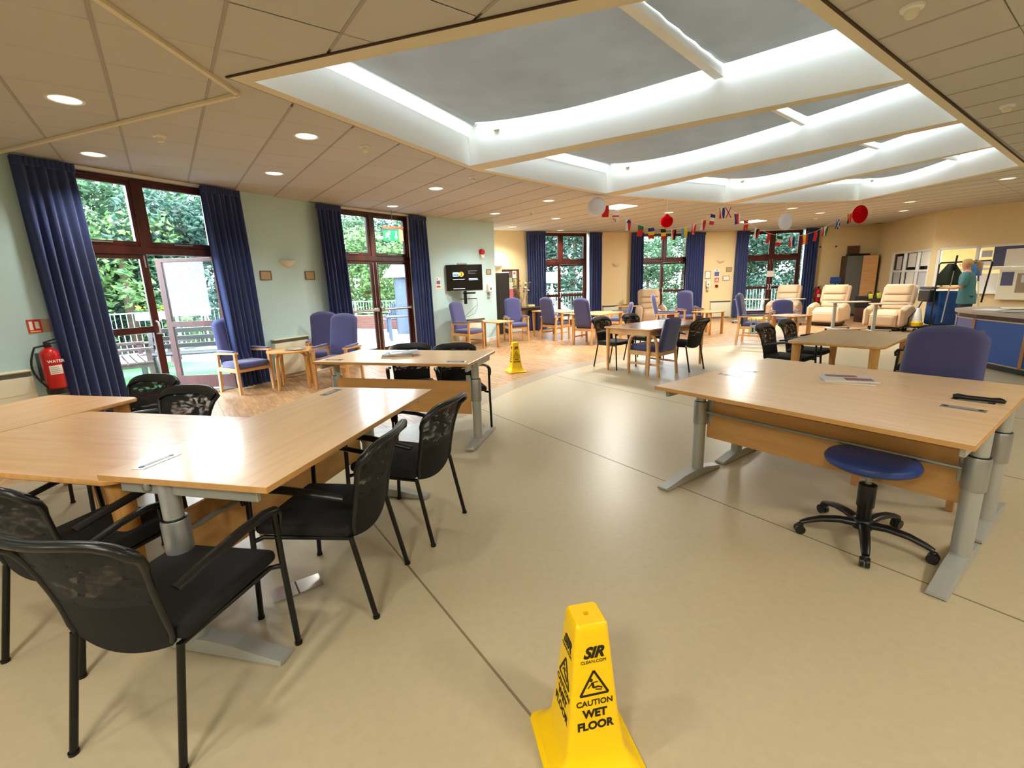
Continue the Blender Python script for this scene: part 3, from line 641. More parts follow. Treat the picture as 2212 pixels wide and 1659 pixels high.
mb = MB(); mb.rbox(-.03, .04, .05, .13, -.62, -.2, .006, 1); mb.build('stand_post', M['black'], t); mb = MB(); mb.bar((0, .1, -.2), (.1, .5, -.22), .05, .05); mb.rbox(-.05, .25, .0, .14, -.38, -.34, .006, 1); mb.build('arm', M['black'], t)
mb = MB(); mb.rbox(-.14, .27, -.05, .16, -.505, -.49, .004, 1); mb.build('shelf', M['black'], t)
tag(MB().rbox(-.09, .09, -.05, .06, 0, .028, .006, 1).build('white_box', M['whitep'], loc=(-.88, 11.4, 1.166), rz=.19), 'flat white box on the small shelf under the television', 'box')
mb = MB(); pts = [(.28, .1, -.5), (.29, .1, -.7), (.22, .12, -.86), (.05, .13, -.93), (-.12, .13, -.94)]; mb.tube(pts, .006, 6); pts = [(.27, .1, -.66), (.16, .1, -.76), (0, .12, -.9), (-.1, .13, -.94)]; mb.tube(pts, .006, 6); mb.build('cable', M['steel'], t, smooth=50)
# alarm bell, dispensers, notices
t = onwall('alarm_sounder', 'red fire alarm sounder with white base high on the television wall', 'alarm', C1, D1, 1.97, 2.28); mb = MB(); mb.lathe([(.0, 0), (.075, 0), (.08, .03), (.06, .075), (0, .08)], 20); o = mb.build('dome', M['red'], t, smooth=50); o.rotation_euler = (PI / 2, 0, 0)
MB().rbox(-.055, .055, -.06, 0, -.15, -.05, .02, 2).build('base', M['whitep'], t, smooth=50)
def dispenser(p0, p1, s, z, label):
    t = onwall('hand_sanitiser', label, 'dispenser', p0, p1, s, z); MB().rbox(-.065, .065, -.1, 0, .08, .30, .025, 3).build('body', M['whitep'], t, smooth=60); MB().rbox(-.02, .02, -.103, -.095, .14, .2, .008, 2).build('sensor_window', M['black'], t)
    MB().rbox(-.03, .03, -.08, 0, -.02, .07, .01, 2).build('spout', M['steelL'], t, smooth=60); MB().rbox(-.05, .05, -.12, -.0, -.03, -.01, .006, 1).build('drip_tray', M['whitep'], t); return t
dispenser(C1, D1, 2.16, 1.2, 'white hand sanitiser dispenser right of the television'); dispenser(I0, J0, .2, 1.05, 'white hand sanitiser dispenser on the far yellow wall')
def sheet(p0, p1, s, z, w, h, m, name, label, cat='sign', stripes=()):
    t = onwall(name, label, cat, p0, p1, s, z); MB().box(-w / 2, w / 2, -.004, 0, -h / 2, h / 2).build('sheet', m, t)
    for a, b, c, d, mm in stripes: MB().box(a * w, b * w, -.0055, -.004, c * h, d * h).build('print', mm, t)
    return t
sheet(C1, D1, .60, 1.55, .13, .26, M['paper'], 'hand_hygiene_notice', 'blue, white and red notice left of the television', stripes=((-.4, .4, -.1, .22, M['purple']), (-.4, .4, -.4, -.24, M['redm']), (-.3, -.1, .3, .42, M['purple'])))
sheet(C1, D1, 2.02, 1.42, .2, .2, M['paper'], 'white_wall_plate', 'white blank plate behind the sanitiser right of the television')
sheet(I0, J0, .53, 1.6, .19, .27, M['paper'], 'blue_fire_notice', 'blue and white notice above the red signs', stripes=((-.45, .45, -.4, .2, M['purple']), (-.1, .1, .32, .46, M['purple'])))
sheet(I0, J0, .54, 1.36, .15, .16, M['redm'], 'fire_action_sign', 'red square sign between the blue notice and the call point', stripes=((-.3, .3, -.3, .3, M['paper']), (-.12, .12, -.2, .2, M['redm'])))
t = onwall('call_point', 'small red fire call point under the far red sign', 'alarm', I0, J0, .54, 1.15); MB().rbox(-.05, .05, -.045, 0, -.05, .05, .006, 1).build('housing', M['red'], t); MB().box(-.028, .028, -.047, -.044, -.028, .028).build('push_plate', M['black'], t)
# hanging exit sign in front of the second glazed doors
ex = on(B1, C1, 1.46, -.35, 0); t = thing('exit_sign', 'hanging green emergency exit sign with running figure and down arrow', 'sign', (ex[0], ex[1], 2.52), .45)
mb = MB(); mb.rbox(-.22, .22, -.03, .03, .12, .17, .006, 1); mb.build('lamp_housing', M['brown'], t); MB().box(-.2, .12, -.006, .006, -.11, .115).build('green_panel', M['green'], t); MB().box(.12, .2, -.006, .006, -.11, .115).build('orange_panel', M['orange'], t)
mb = MB(); f_ = -.0075
mb.lathe([(.022, -.001), (.022, .001)], 12); o = mb.build('figure_head', M['greenl'], t, loc=(-.075, f_, .07)); o.rotation_euler = (PI / 2, 0, 0)
mb = MB()
for a, b, w_ in (((-.09, .05), (-.115, -.01), .034), ((-.115, -.01), (-.075, -.04), .02), ((-.075, -.04), (-.085, -.085), .018), ((-.115, -.01), (-.165, -.05), .02), ((-.09, .045), (-.055, .015), .014), ((-.095, .045), (-.145, .035), .014), ((-.145, .035), (-.155, .0), .012)): mb.bar((a[0], f_, a[1]), (b[0], f_, b[1]), .002, w_, (0, 0, 1)) if abs(a[0] - b[0]) > abs(a[1] - b[1]) else mb.bar((a[0], f_, a[1]), (b[0], f_, b[1]), w_, .002, (0, 1, 0))
mb.build('running_figure', M['greenl'], t); mb = MB(); mb.bar((.06, f_, .08), (.06, f_, -.03), .02, .002, (0, 1, 0)); mb.add([(.02, f_, -.025), (.1, f_, -.025), (.06, f_, -.085)], [(0, 1, 2)]); mb.build('down_arrow', M['greenl'], t)
mb = MB(); mb.tube([(0, 0, .17), (0, 0, CE - 2.525)], .006, 6); mb.build('hanging_rod', M['steel'], t)
# tall black cupboard, noticeboard, console with flowers on the far left wall
EL = (F0 - Er).length
t = thing('tall_cupboard', 'tall narrow black cupboard behind the television wall end', 'cupboard', on(Er, F0, .87, -.01, 0), head(Er, F0)); MB().rbox(0, .36, -.3, 0, 0, 1.79, .006, 1).build('carcass', mat('cupboard_black', (30, 28, 27), .6), t); MB().box(.34, .352, -.305, -.3, .05, 1.75).build('door', M['black'], t); MB().rbox(0, .36, -.3, 0, 1.79, 1.82, .004, 1).build('top_cap', M['whitep'], t)
t = onwall('noticeboard', 'dark framed noticeboard covered with coloured notices', 'noticeboard', Er, F0, 1.46, 1.43); MB().box(-.27, .27, -.02, 0, -.44, .44).build('board', mat('board_brown', (110, 84, 70), .9), t)
mb = MB()
for a in ((-.29, .29, .43, .465), (-.29, .29, -.465, -.43), (-.29, -.262, -.46, .46), (.262, .29, -.46, .46)): mb.rbox(a[0], a[1], -.035, 0, a[2], a[3], .004, 1)
mb.build('frame', M['dark'], t)
for x0, x1, z0, z1, c in ((-.2, .02, .23, .4, (110, 90, 82)), (.06, .2, .2, .42, (240, 220, 215)), (.09, .17, .32, .38, (190, 60, 70)), (-.18, .04, .1, .22, (170, 190, 150)), (-.18, .08, -.12, .09, (214, 210, 200)), (-.18, .07, -.42, -.13, (214, 112, 116)), (.09, .2, -.1, .18, (190, 196, 120)), (-.16, -.06, -.44, -.3, (236, 226, 210))): MB().box(x0, x1, -.026, -.02, z0, z1).build('notice_sheet', mat('sheet_%d_%d' % (x0 * 100, z0 * 100), c, .8), t)
t = thing('console_table', 'narrow dark brown console table under the noticeboard', 'table', on(Er, F0, 1.13, -.02, 0), head(Er, F0)); MB().rbox(0, 1.1, -.42, 0, .72, .755, .006, 1).build('top', M['dark'], t)
MB().box(.03, 1.07, -.39, -.03, .66, .72).build('apron', M['dark'], t)
for x in (.05, 1.05):
    for y in (-.38, -.04): mb = MB(); mb.tube([(x, y, 0), (x, y, .67)], .022, 10); mb.build('leg', M['dark'], t, smooth=50)
t = thing('dried_flowers', 'vase of tall dried brown stems and leaves on the console table', 'plant', on(Er, F0, 1.78, -.15, .755)); mb = MB(); mb.lathe([(.0, 0), (.05, 0), (.065, .08), (.04, .16), (.045, .2), (.0, .18)], 16); mb.build('vase', M['cork'], t, smooth=50)
st = MB(); lv = MB(); fw_ = MB()
for k in range(16):
    a = random.uniform(0, 2 * PI); l = random.uniform(.3, .62); sp_ = random.uniform(.1, .34); e = Vector((math.cos(a) * sp_, math.sin(a) * sp_ * .5, .18 + l)); m_ = e * .55 + Vector((0, 0, .06)); st.tube([(0, 0, .17), tuple(m_), tuple(e)], .004, 5)
    for c in (e, m_ * .5 + e * .5):
        b = Vector((random.uniform(-1, 1), random.uniform(-.5, .5), random.uniform(-.6, .6))).normalized() * .05; x = Vector((b.z, .01, -b.x)) * .5
        (lv if k % 4 else fw_).add([c - b, c + x, c + b, c - x], [(0, 1, 2, 3)])
st.build('stems', M['cork'], t); lv.build('leaves', mat('dry_leaf', (112, 92, 66), .9), t); fw_.build('blossoms', M['paper'], t)
tag(MB().rbox(-.1, .1, -.06, .06, 0, .06, .006, 1).build('yellow_box', mat('pale_yellow', (240, 226, 150), .7), loc=on(Er, F0, 2.06, -.2, .755), rz=head(Er, F0)), 'pale yellow box at the end of the console table', 'box')
# far right wall: vent, sensors, cupboard, monitor
t = onwall('wall_vent', 'square brown louvred vent on the far right corner wall', 'vent', K0, R0, 1.07, 2.2); MB().rbox(-.2, .2, -.03, 0, -.17, .17, .006, 1).build('frame', M['frame'], t)
for k in range(7): MB().rbox(-.17, .17, -.036, -.028, -.14 + k * .042, -.115 + k * .042, .003, 1).build('louvre', M['dark'], t)
for s, l in ((.02, 'small black wall sensor beside the far right curtain'), (.52, 'small black wall sensor left of the brown vent')): t = onwall('wall_sensor', l, 'sensor', K0, R0, s, 2.37); mb = MB(); mb.lathe([(0, -.03), (.03, -.02), (.03, .02), (0, .03)], 10); mb.build('body', M['black'], t, smooth=50)
t = thing('tall_cabinet', 'tall cabinet with grey half and oak half below the brown vent', 'cabinet', on(K0, R0, 0.72, -.03, 0), head(K0, R0)); MB().rbox(0, 1.0, -.34, 0, 0, 2.03, .006, 1).build('carcass', M['dark'], t)
MB().rbox(.02, .50, -.362, -.34, .08, 2.02, .004, 1).build('grey_door', mat('grey_door', (104, 108, 104), .6), t); o = MB().rbox(.51, .97, -.362, -.34, .08, 2.02, .004, 1).build('oak_door', M['table'], t)
tag(MB().rbox(0, .62, -.28, 0, 0, .06, .01, 1).build('black_case', M['black'], loc=on(K0, R0, .84, -.04, 2.03), rz=head(K0, R0)), 'flat black case lying on top of the tall cabinet', 'case')
t = thing('monitor_stand', 'small blue-screened device on a black stand left of the tall cabinet', 'monitor', on(K0, R0, .42, -.45, 0), head(K0, R0)); mb = MB(); mb.tube([(0, 0, .05), (0, 0, 1.16)], .02, 8); mb.build('pole', M['black'], t); MB().rbox(-.16, .16, -.05, .05, 1.12, 1.34, .02, 2).build('head', M['bluep'], t, smooth=50); mb = MB()
for k in range(5): mb.bar((0, 0, .05), (.25 * math.cos(k * 1.257), .25 * math.sin(k * 1.257), .03), .04, .03)
mb.build('foot', M['black'], t); MB().rbox(-.14, .2, -.18, .1, .82, 1.0, .03, 2).build('basket', M['black'], t)
extinguisher(K0, R0, .06, .48, 'distant red fire extinguisher on the floor corner behind recliners', .12, water=False)

# ------------------------------------------------------------------ ceiling lamps and detectors
def downlight(x, y, label, lit=False, r=.105, energy=10):
    t = thing('downlight', label, 'ceiling light', (x, y, CE), 0, 'round recessed downlights'); mb = MB(); N = 20
    pr = [(r + .018, -.004), (r, -.006), (r - .006, .0), (r * .82, .045), (r * .45, .055)]
    mb.lathe([(r + .018, -.001)] + pr[:3], N); mb.build('rim', M['whitep'], t, smooth=40)
    mb = MB(); vs = []; fs = []
    for a, z in ((r - .004, -.0015), (r * .8, -.0045), (r * .3, -.006)): vs += [(a * math.cos(2 * PI * j / N), a * math.sin(2 * PI * j / N), z) for j in range(N)]
    for k in (0, 1): fs += [(k * N + j, k * N + (j + 1) % N, (k + 1) * N + (j + 1) % N, (k + 1) * N + j) for j in range(N)]
    fs.append(tuple(range(2 * N, 3 * N))); mb.add(vs, [tuple(reversed(f)) for f in fs]); mb.build('lens', M['lampon'] if lit else M['lensglow'], t, smooth=60)
    if energy:  # beam added under every downlight, those that are off included
        l = bpy.data.lights.new('downlight_beam', 'SPOT'); l.energy = energy * LAMP * 6; l.color = WARM; l.spot_size = 2.3; l.spot_blend = .8; l.shadow_soft_size = .07
        lo = bpy.data.objects.new('downlight_beam', l); COL.objects.link(lo); lo.parent = t; lo.location = (0, 0, -.03)
    return t
DL = [(-3.43, 4.04, 'large round downlight nearest the camera, left of the trunking corner', 1), (-4.49, 5.5, 'round downlight above the left navy curtain', 1), (-2.0, 5.12, 'round downlight beside the near edge of the skylight', 1), (-3.06, 6.6, 'round downlight above the first blue high-back chair', 1),
      (-1.12, 7.93, 'bright lit downlight above the raised desk with magazines', 2), (-2.2, 9.48, 'round downlight above the exit-sign doors', 1), (-.26, 10.9, 'round downlight in front of the television wall', 1), (.82, 9.42, 'round downlight under the skylight corner, above the far cone', 1),
      (1.22, 12.08, 'round downlight between the television and the white paper lantern', 1), (.16, 13.56, 'round downlight above the noticeboard', 1), (1.63, 14.82, 'round downlight above the first far window', 1), (3.88, 11.65, 'round downlight behind the red paper drop', 1), (6.82, 11.62, 'round downlight behind the white paper disc', 1),
      (8.18, 12.68, 'small round downlight behind the beige recliners', 1), (9.25, 11.18, 'round downlight above the cleaning trolley', 1), (10.43, 12.76, 'round downlight nearest the staff office wall', 1), (8.85, 8.67, 'round downlight beyond the skylight, above the reception counter', 1),
      (11.4, 9.4, 'round downlight washing the office wall', 1), (6.9, 3.4, 'round downlight above the right side of the room', 1)]
for x, y, l, k in DL: downlight(x, y, l, k == 2, energy=(17 if y > 7 else 10) if k == 1 else 26)
# the same fittings carry on behind the camera
for x, y in ((-4.6, 1.2), (-1.6, .6), (1.6, -.2), (4.6, .6), (-3.2, -2.2), (0, -2.6), (3.4, -2.4), (7.4, -.4), (7, -3), (-6, -1.5), (10.4, 2.2), (11.2, 5.6)): downlight(x, y, 'round recessed downlight in the ceiling behind the camera', energy=8)
def panel(x, y, label, sx=.6, sy=.6, rz=GT, e=110):
    t = thing('light_panel', label, 'ceiling light', (x, y, CE - .012), rz); mb = MB(); mb.rbox(-sx / 2, sx / 2, -sy / 2, sy / 2, .002, .03, .004, 1); mb.build('housing', M['whitep'], t)
    MB().box(-sx / 2 + .025, sx / 2 - .025, -sy / 2 + .025, sy / 2 - .025, -.001, .002).build('diffuser', M['lamppanel'], t)
    l = bpy.data.lights.new('panel_light', 'AREA'); l.shape = 'RECTANGLE'; l.size = sx * .9; l.size_y = sy * .9; l.energy = e * LAMP; l.color = (1, .96, .86); lo = bpy.data.objects.new('panel_light', l); COL.objects.link(lo); lo.parent = t; lo.location = (0, 0, -.01)
panel(2.40, 10.44, 'bright square light panel beside the white paper lantern'); panel(7.12, 14.05, 'bright oval-looking light panel above the far right window')
for x, y in ((-1.0, -1.2), (3.0, -1.0), (-4.6, -1.6), (6.2, 1.4)): panel(x, y, 'square light panel in the ceiling behind the camera, ' + {-1.0: 'over the middle', 3.0: 'right of the middle', -4.6: 'towards the left wall', 6.2: 'beyond the right desk'}[x], e=42)
def detector(x, y, label, kind=0):
    t = thing('smoke_detector', label, 'detector', (x, y, CE)); mb = MB(); mb.lathe([(.06, 0), (.058, -.014), (.05, -.02), (.0, -.02)], 18); mb.build('base', M['whitep'], t, smooth=40); mb = MB(); mb.lathe([(.038, -.02), (.036, -.045), (.024, -.058), (0, -.058)], 16); mb.build('sensor_head', M['cream'], t, smooth=40)
for x, y, l in ((-3.37, 4.96, 'smoke detector between the two left downlights'), (-1.53, 5.53, 'smoke detector beside the skylight left edge'), (-.47, 7.18, 'smoke detector beside the first skylight beam'), (.57, 11.0, 'smoke detector above the far cone'), (2.43, 3.12, 'smoke detector at the top right beside the skylight trim'), (4.85, 4.88, 'smoke detector right of the skylight trim'), (6.85, 8.87 + 3.6, 'smoke detector near the white paper disc'), (8.8, 13.8, 'smoke detector above the tall cabinet side'), (10.2, 14.9, 'smoke detector nearest the brown vent')): detector(x, y, l)

# ------------------------------------------------------------------ bunting, lanterns
LC = {k: mat('flag_' + k, c, .85) for k, c in dict(red=(214, 36, 40), white=(238, 236, 228), blue=(40, 48, 120), yellow=(246, 214, 60), green=(30, 110, 60), black=(26, 24, 26), sky=(110, 170, 214), orange=(240, 130, 40)).items()}
bt = thing('flag_bunting', 'string of small national flags swagged under the skylight', 'bunting')
fl_pts = [(1.833, 9.028, 2.84), (2.038, 9.098, 2.76), (2.297, 9.186, 2.60), (2.562, 9.276, 2.50), (2.78, 9.35, 2.455), (3.043, 9.439, 2.437), (3.279, 9.519, 2.43), (3.517, 9.6, 2.464), (3.736, 9.674, 2.535), (3.956, 9.749, 2.617), (4.166, 9.821, 2.726), (4.37, 9.89, 2.85),
          (4.514, 9.925, 2.86), (4.725, 9.971, 2.739), (4.938, 10.018, 2.612), (5.224, 10.08, 2.445), (5.509, 10.143, 2.35), (5.783, 10.202, 2.292), (6.068, 10.265, 2.27), (6.383, 10.334, 2.314), (6.653, 10.393, 2.378), (6.897, 10.446, 2.481), (7.196, 10.512, 2.623), (7.462, 10.57, 2.74)]
mb = MB(); mb.tube([(1.62, 8.96, 3.02)] + fl_pts[:12] + [(4.44, 9.91, 2.93)], .004, 5); mb.tube([(4.44, 9.91, 2.93)] + fl_pts[12:] + [(7.75, 10.64, 3.02)], .004, 5); mb.build('string', M['paper'], bt)
# a flag: list of (x0, x1, z0, z1, colour) in unit square, top edge at z = 0
H3 = lambda a, b, c: [(0, 1, -1 / 3, 0, a), (0, 1, -2 / 3, -1 / 3, b), (0, 1, -1, -2 / 3, c)]
V3 = lambda a, b, c: [(0, 1 / 3, -1, 0, a), (1 / 3, 2 / 3, -1, 0, b), (2 / 3, 1, -1, 0, c)]
ge = [(0, 1, -1, 0, 'white'), (.42, .58, -1, 0, 'red', 1), (0, 1, -.56, -.44, 'red', 1)] + [(a, a + .16, -b - .12, -b, 'red', 1) for a in (.14, .70) for b in (.16, .7)]
FL = [[(0, 1, -1, 0, 'red'), (.35, .65, -.6, -.4, 'white', 1)], ge, [(0, .5, -1, 0, 'white'), (.5, 1, -1, 0, 'red'), (.15, .85, -.3, 0, 'blue', 1)], [(0, 1, -.4, 0, 'green'), (0, 1, -1, -.4, 'red'), (.35, .65, -.5, -.3, 'yellow', 1)], H3('blue', 'yellow', 'red'), H3('black', 'yellow', 'red'), V3('white', 'red', 'black'), [(0, .5, -1, 0, 'sky'), (.5, 1, -1, 0, 'yellow')], V3('red', 'white', 'red'), [(0, .5, -1, 0, 'white'), (.5, 1, -1, 0, 'red')], H3('blue', 'white', 'red'), [(0, .3, -1, 0, 'red'), (.3, .6, -1, 0, 'white'), (.6, 1, -1, 0, 'blue')],
      'salt_red', [(0, .35, -1, 0, 'blue'), (.35, .75, -1, 0, 'red'), (.75, 1, -1, 0, 'white')], [(0, 1, -1, 0, 'red'), (.42, .56, -1, 0, 'white', 1), (0, 1, -.42, -.28, 'white', 1)], [(0, .45, -1, 0, 'white'), (.45, .75, -1, 0, 'black'), (.75, 1, -1, 0, 'red')], [(0, 1, -1, 0, 'red'), (.3, .7, -.65, -.35, 'black', 1)], H3('green', 'white', 'red'), V3('red', 'white', 'blue'), [(0, .25, -1, 0, 'red'), (.25, .75, -1, 0, 'yellow'), (.75, 1, -1, 0, 'red'), (.4, .6, -.5, -.35, 'red', 1)], [(0, 1, -1, 0, 'red'), (.42, .58, -.8, -.2, 'white', 1), (.2, .8, -.56, -.44, 'white', 1)], V3('red', 'white', 'green'), 'salt_blue', V3('black', 'orange', 'red')]
names = list(LC); FW, FH = .125, .20
for (x, y, z), spec in zip(fl_pts, FL):
    mb = MB(); tilt = random.uniform(-.35, .35)
    def q4(a, b, c, d, m, over=0):
        mb.i = names.index(m); o_ = -.0012 * over
        for k in range(4):
            z0 = c + (d - c) * k / 4; z1 = c + (d - c) * (k + 1) / 4; f = lambda xx, zz: ((xx - .5) * FW, .012 * math.sin(6 * xx + 4 * zz) + o_, zz * FH)
            mb.add([f(a, z0), f(b, z0), f(b, z1), f(a, z1)], [(0, 1, 2, 3)])
            if over: mb.add([(v[0], v[1] + .0024, v[2]) for v in (f(a, z0), f(b, z0), f(b, z1), f(a, z1))], [(0, 1, 2, 3)])
    if isinstance(spec, str):
        b_, c_ = ('white', 'red') if spec == 'salt_red' else ('blue', 'white'); q4(0, 1, -1, 0, b_); mb.i = names.index(c_)
        for s_ in (1, -1):
            for o_ in (-.014, .014): mb.add([(-s_ * FW * .5, o_, 0), (-s_ * FW * .33, o_, 0), (s_ * FW * .5, o_, -FH), (s_ * FW * .33, o_, -FH)], [(0, 1, 2, 3)])
    else:
        for e in spec: q4(*e)
    o = mb.build('flag', [LC[k] for k in names], bt, loc=(x, y, z)); o.rotation_euler = (0, tilt * .5, random.uniform(-.25, .35) + .2)
def lantern(x, y, z, r, m, label, shape=0, flat=1.0, top=None):
    t = thing('paper_lantern', label, 'lantern', (x, y, z), .25); mb = MB(); N = 24
    if shape == 0: pr = [(r * math.sin(PI * k / 12), -r * math.cos(PI * k / 12)) for k in range(13)]
    else: pr = [(0, -r)] + [(r * math.sin(PI * k / 12), -r * math.cos(PI * k / 12)) for k in range(1, 9)] + [(r * .5, r * .75), (r * .2, r * 1.05), (.004, r * 1.2)]
    mb.lathe([(max(a, .002), b) for a, b in pr], N, sy=flat); mb.build('paper_shell', m, t, smooth=60); mb = MB(); mb.tube([(0, 0, r), (0, 0, CE - z)], .002, 5); mb.build('thread', M['paper'], t)
wl = translucent('white_lantern', (226, 228, 234), .5); rl = translucent('red_lantern', (196, 14, 22), .35)
lantern(1.66, 8.97, 2.815, .165, wl, 'round white paper lantern at the left end of the bunting'); lantern(3.12, 9.46, 2.58, .118, rl, 'red drop-shaped paper lantern above the middle of the bunting', 1); lantern(5.88, 10.22, 2.57, .165, wl, 'white paper disc lantern hanging above the right swag', 0, .45); lantern(7.74, 10.63, 2.73, .19, rl, 'large red paper lantern at the right end of the bunting', 0, .5)

# ------------------------------------------------------------------ desks
def desk(label, x, y, rz, h, panel_z=(.34, .66)):
    # local: x along 0..1.6, y from back edge 0 to user edge .8
    t = thing('desk', label, 'desk', (x, y, 0), rz, 'height adjustable desks')
    mb = MB(); mb.rbox(0, 1.6, 0, .8, h - .025, h, .002, 1); mb.build('top', M['desk'], t)
    e = MB()
    for a in ((-.0015, 0, 0, .8), (1.6, 1.6015, 0, .8), (0, 1.6, -.0015, 0), (0, 1.6, .8, .8015)): e.box(*a, h - .0245, h - .001)
    e.build('edge_band', M['deskedge'], t)
    for cx in (.045, 1.555):
        ft = MB(); yy = [.03, .10, .22, .36, .50, .62, .73]; hz = [.022, .034, .058, .066, .058, .036, .022]; n = len(yy)
        vs = []; 
        for yv, z in zip(yy, hz): vs += [(cx - .042, yv, .006), (cx + .042, yv, .006), (cx + .036, yv, z), (cx - .036, yv, z)]
        fs = [(0, 1, 2, 3), tuple((n - 1) * 4 + k for k in (3, 2, 1, 0))] + [(i * 4 + k, (i + 1) * 4 + k, (i + 1) * 4 + (k + 1) % 4, i * 4 + (k + 1) % 4) for i in range(n - 1) for k in range(4)]
        ft.add(vs, [tuple(reversed(f)) for f in fs]); fo = ft.build('foot', M['steelL'], t)
        g = MB(); g.rbox(cx - .03, cx + .03, .05, .09, 0, .008, .002, 1); g.rbox(cx - .03, cx + .03, .66, .70, 0, .008, .002, 1); g.build('glide', M['black'], fo)
        c = MB(); c.lathe([(.043, .05), (.043, .46)], 20, (cx, .29, 0)); lo = c.build('lower_column', M['steelL'], t, smooth=40)
        c = MB(); c.lathe([(.05, .42), (.051, .43), (.051, h - .2), (.046, h - .19)], 20, (cx, .29, 0)); sl = c.build('column_sleeve', M['steel'], t, smooth=40)
        c = MB(); c.lathe([(.037, h - .2), (.037, h - .03)], 20, (cx, .29, 0)); c.build('upper_column', M['steelL'], t, smooth=40)
        c = MB(); c.lathe([(.039, h - .205), (.047, h - .2), (.047, h - .188), (.038, h - .186)], 20, (cx, .29, 0)); c.build('collar', M['black'], t, smooth=40)
        b = MB(); b.rbox(cx - .012, cx + .012, .06, .72, h - .085, h - .026, .004, 1); b.build('top_beam', M['steelL'], t)
        k = MB(); k.lathe([(.022, -.012), (.022, .006), (.012, .014), (0, .014)], 14); o = k.build('beam_knob', M['steel'], t, loc=(cx + (-.012 if cx < .5 else .012), .2, h - .055), smooth=40); o.rotation_euler = (0, -PI / 2 if cx < .5 else PI / 2, 0)
        pl = MB(); sgn = 1 if cx < .5 else -1; pl.rbox(*sorted((cx + sgn * .03, cx + sgn * .075)), .235, .255, h - .36, h - .15, .006, 1); pl.build('panel_bracket', M['steelL'], t)
    MB().rbox(.08, 1.52, .232, .25, panel_z[0], panel_z[1], .002, 1).build('modesty_panel', M['deskedge'], t)
    MB().rbox(.06, 1.54, .33, .37, h - .07, h - .028, .004, 1).build('long_beam', M['steel'], t)
    mb = MB(); mb.tube([(.06, .29, h - .27), (1.54, .29, h - .27)], .012, 8); mb.build('crank_rod', M['steel'], t, smooth=50)
    for cx in (.16, 1.44):
        g = MB(); g.rbox(cx - .09, cx + .09, .085, .145, h - .001, h + .0022, .001, 1); gg = g.build('cable_grommet', M['alu'], t)
        g = MB(); g.rbox(cx - .06, cx + .06, .1, .122, h + .0022, h + .0034, .0005, 1); g.build('grommet_flap', M['steelL'], gg)
        for s in (-.068, .068): mb = MB(); mb.lathe([(.011, .0022), (.011, .0036)], 12, (cx + s, .112, h)); mb.build('cable_slot', M['black'], gg)
    return t
D1O, D1T = Vector((-1.70, 1.770)), -.2254
c, s = math.cos(D1T), math.sin(D1T)
def L1(u, w_): return (D1O.x + c * u - s * w_, D1O.y + s * u + c * w_)
q = L1(0, 1.6); desk('pale wood desk nearest the camera with three black mesh chairs around it', q[0], q[1], D1T - PI / 2, .804, (.30, .60))
desk('raised pale wood desk with magazines in front of the exit-sign doors', -1.922, 4.42, -.2689, .827, (.30, .62))
D3O, D3T = Vector((.987, 3.111)), -.9411
c3, s3 = math.cos(D3T), math.sin(D3T)
def L3(u, w_): return (D3O.x + c3 * u - s3 * w_, D3O.y + s3 * u + c3 * w_)
q = L3(1.6, .8); desk('pale wood desk on the right, the half nearer the blue stool', q[0], q[1], D3T + PI, .786, (.31, .60))
q = L3(0, .801); desk('pale wood desk on the right, the half holding the magazine and handset', q[0], q[1], D3T, .786, (.31, .60))

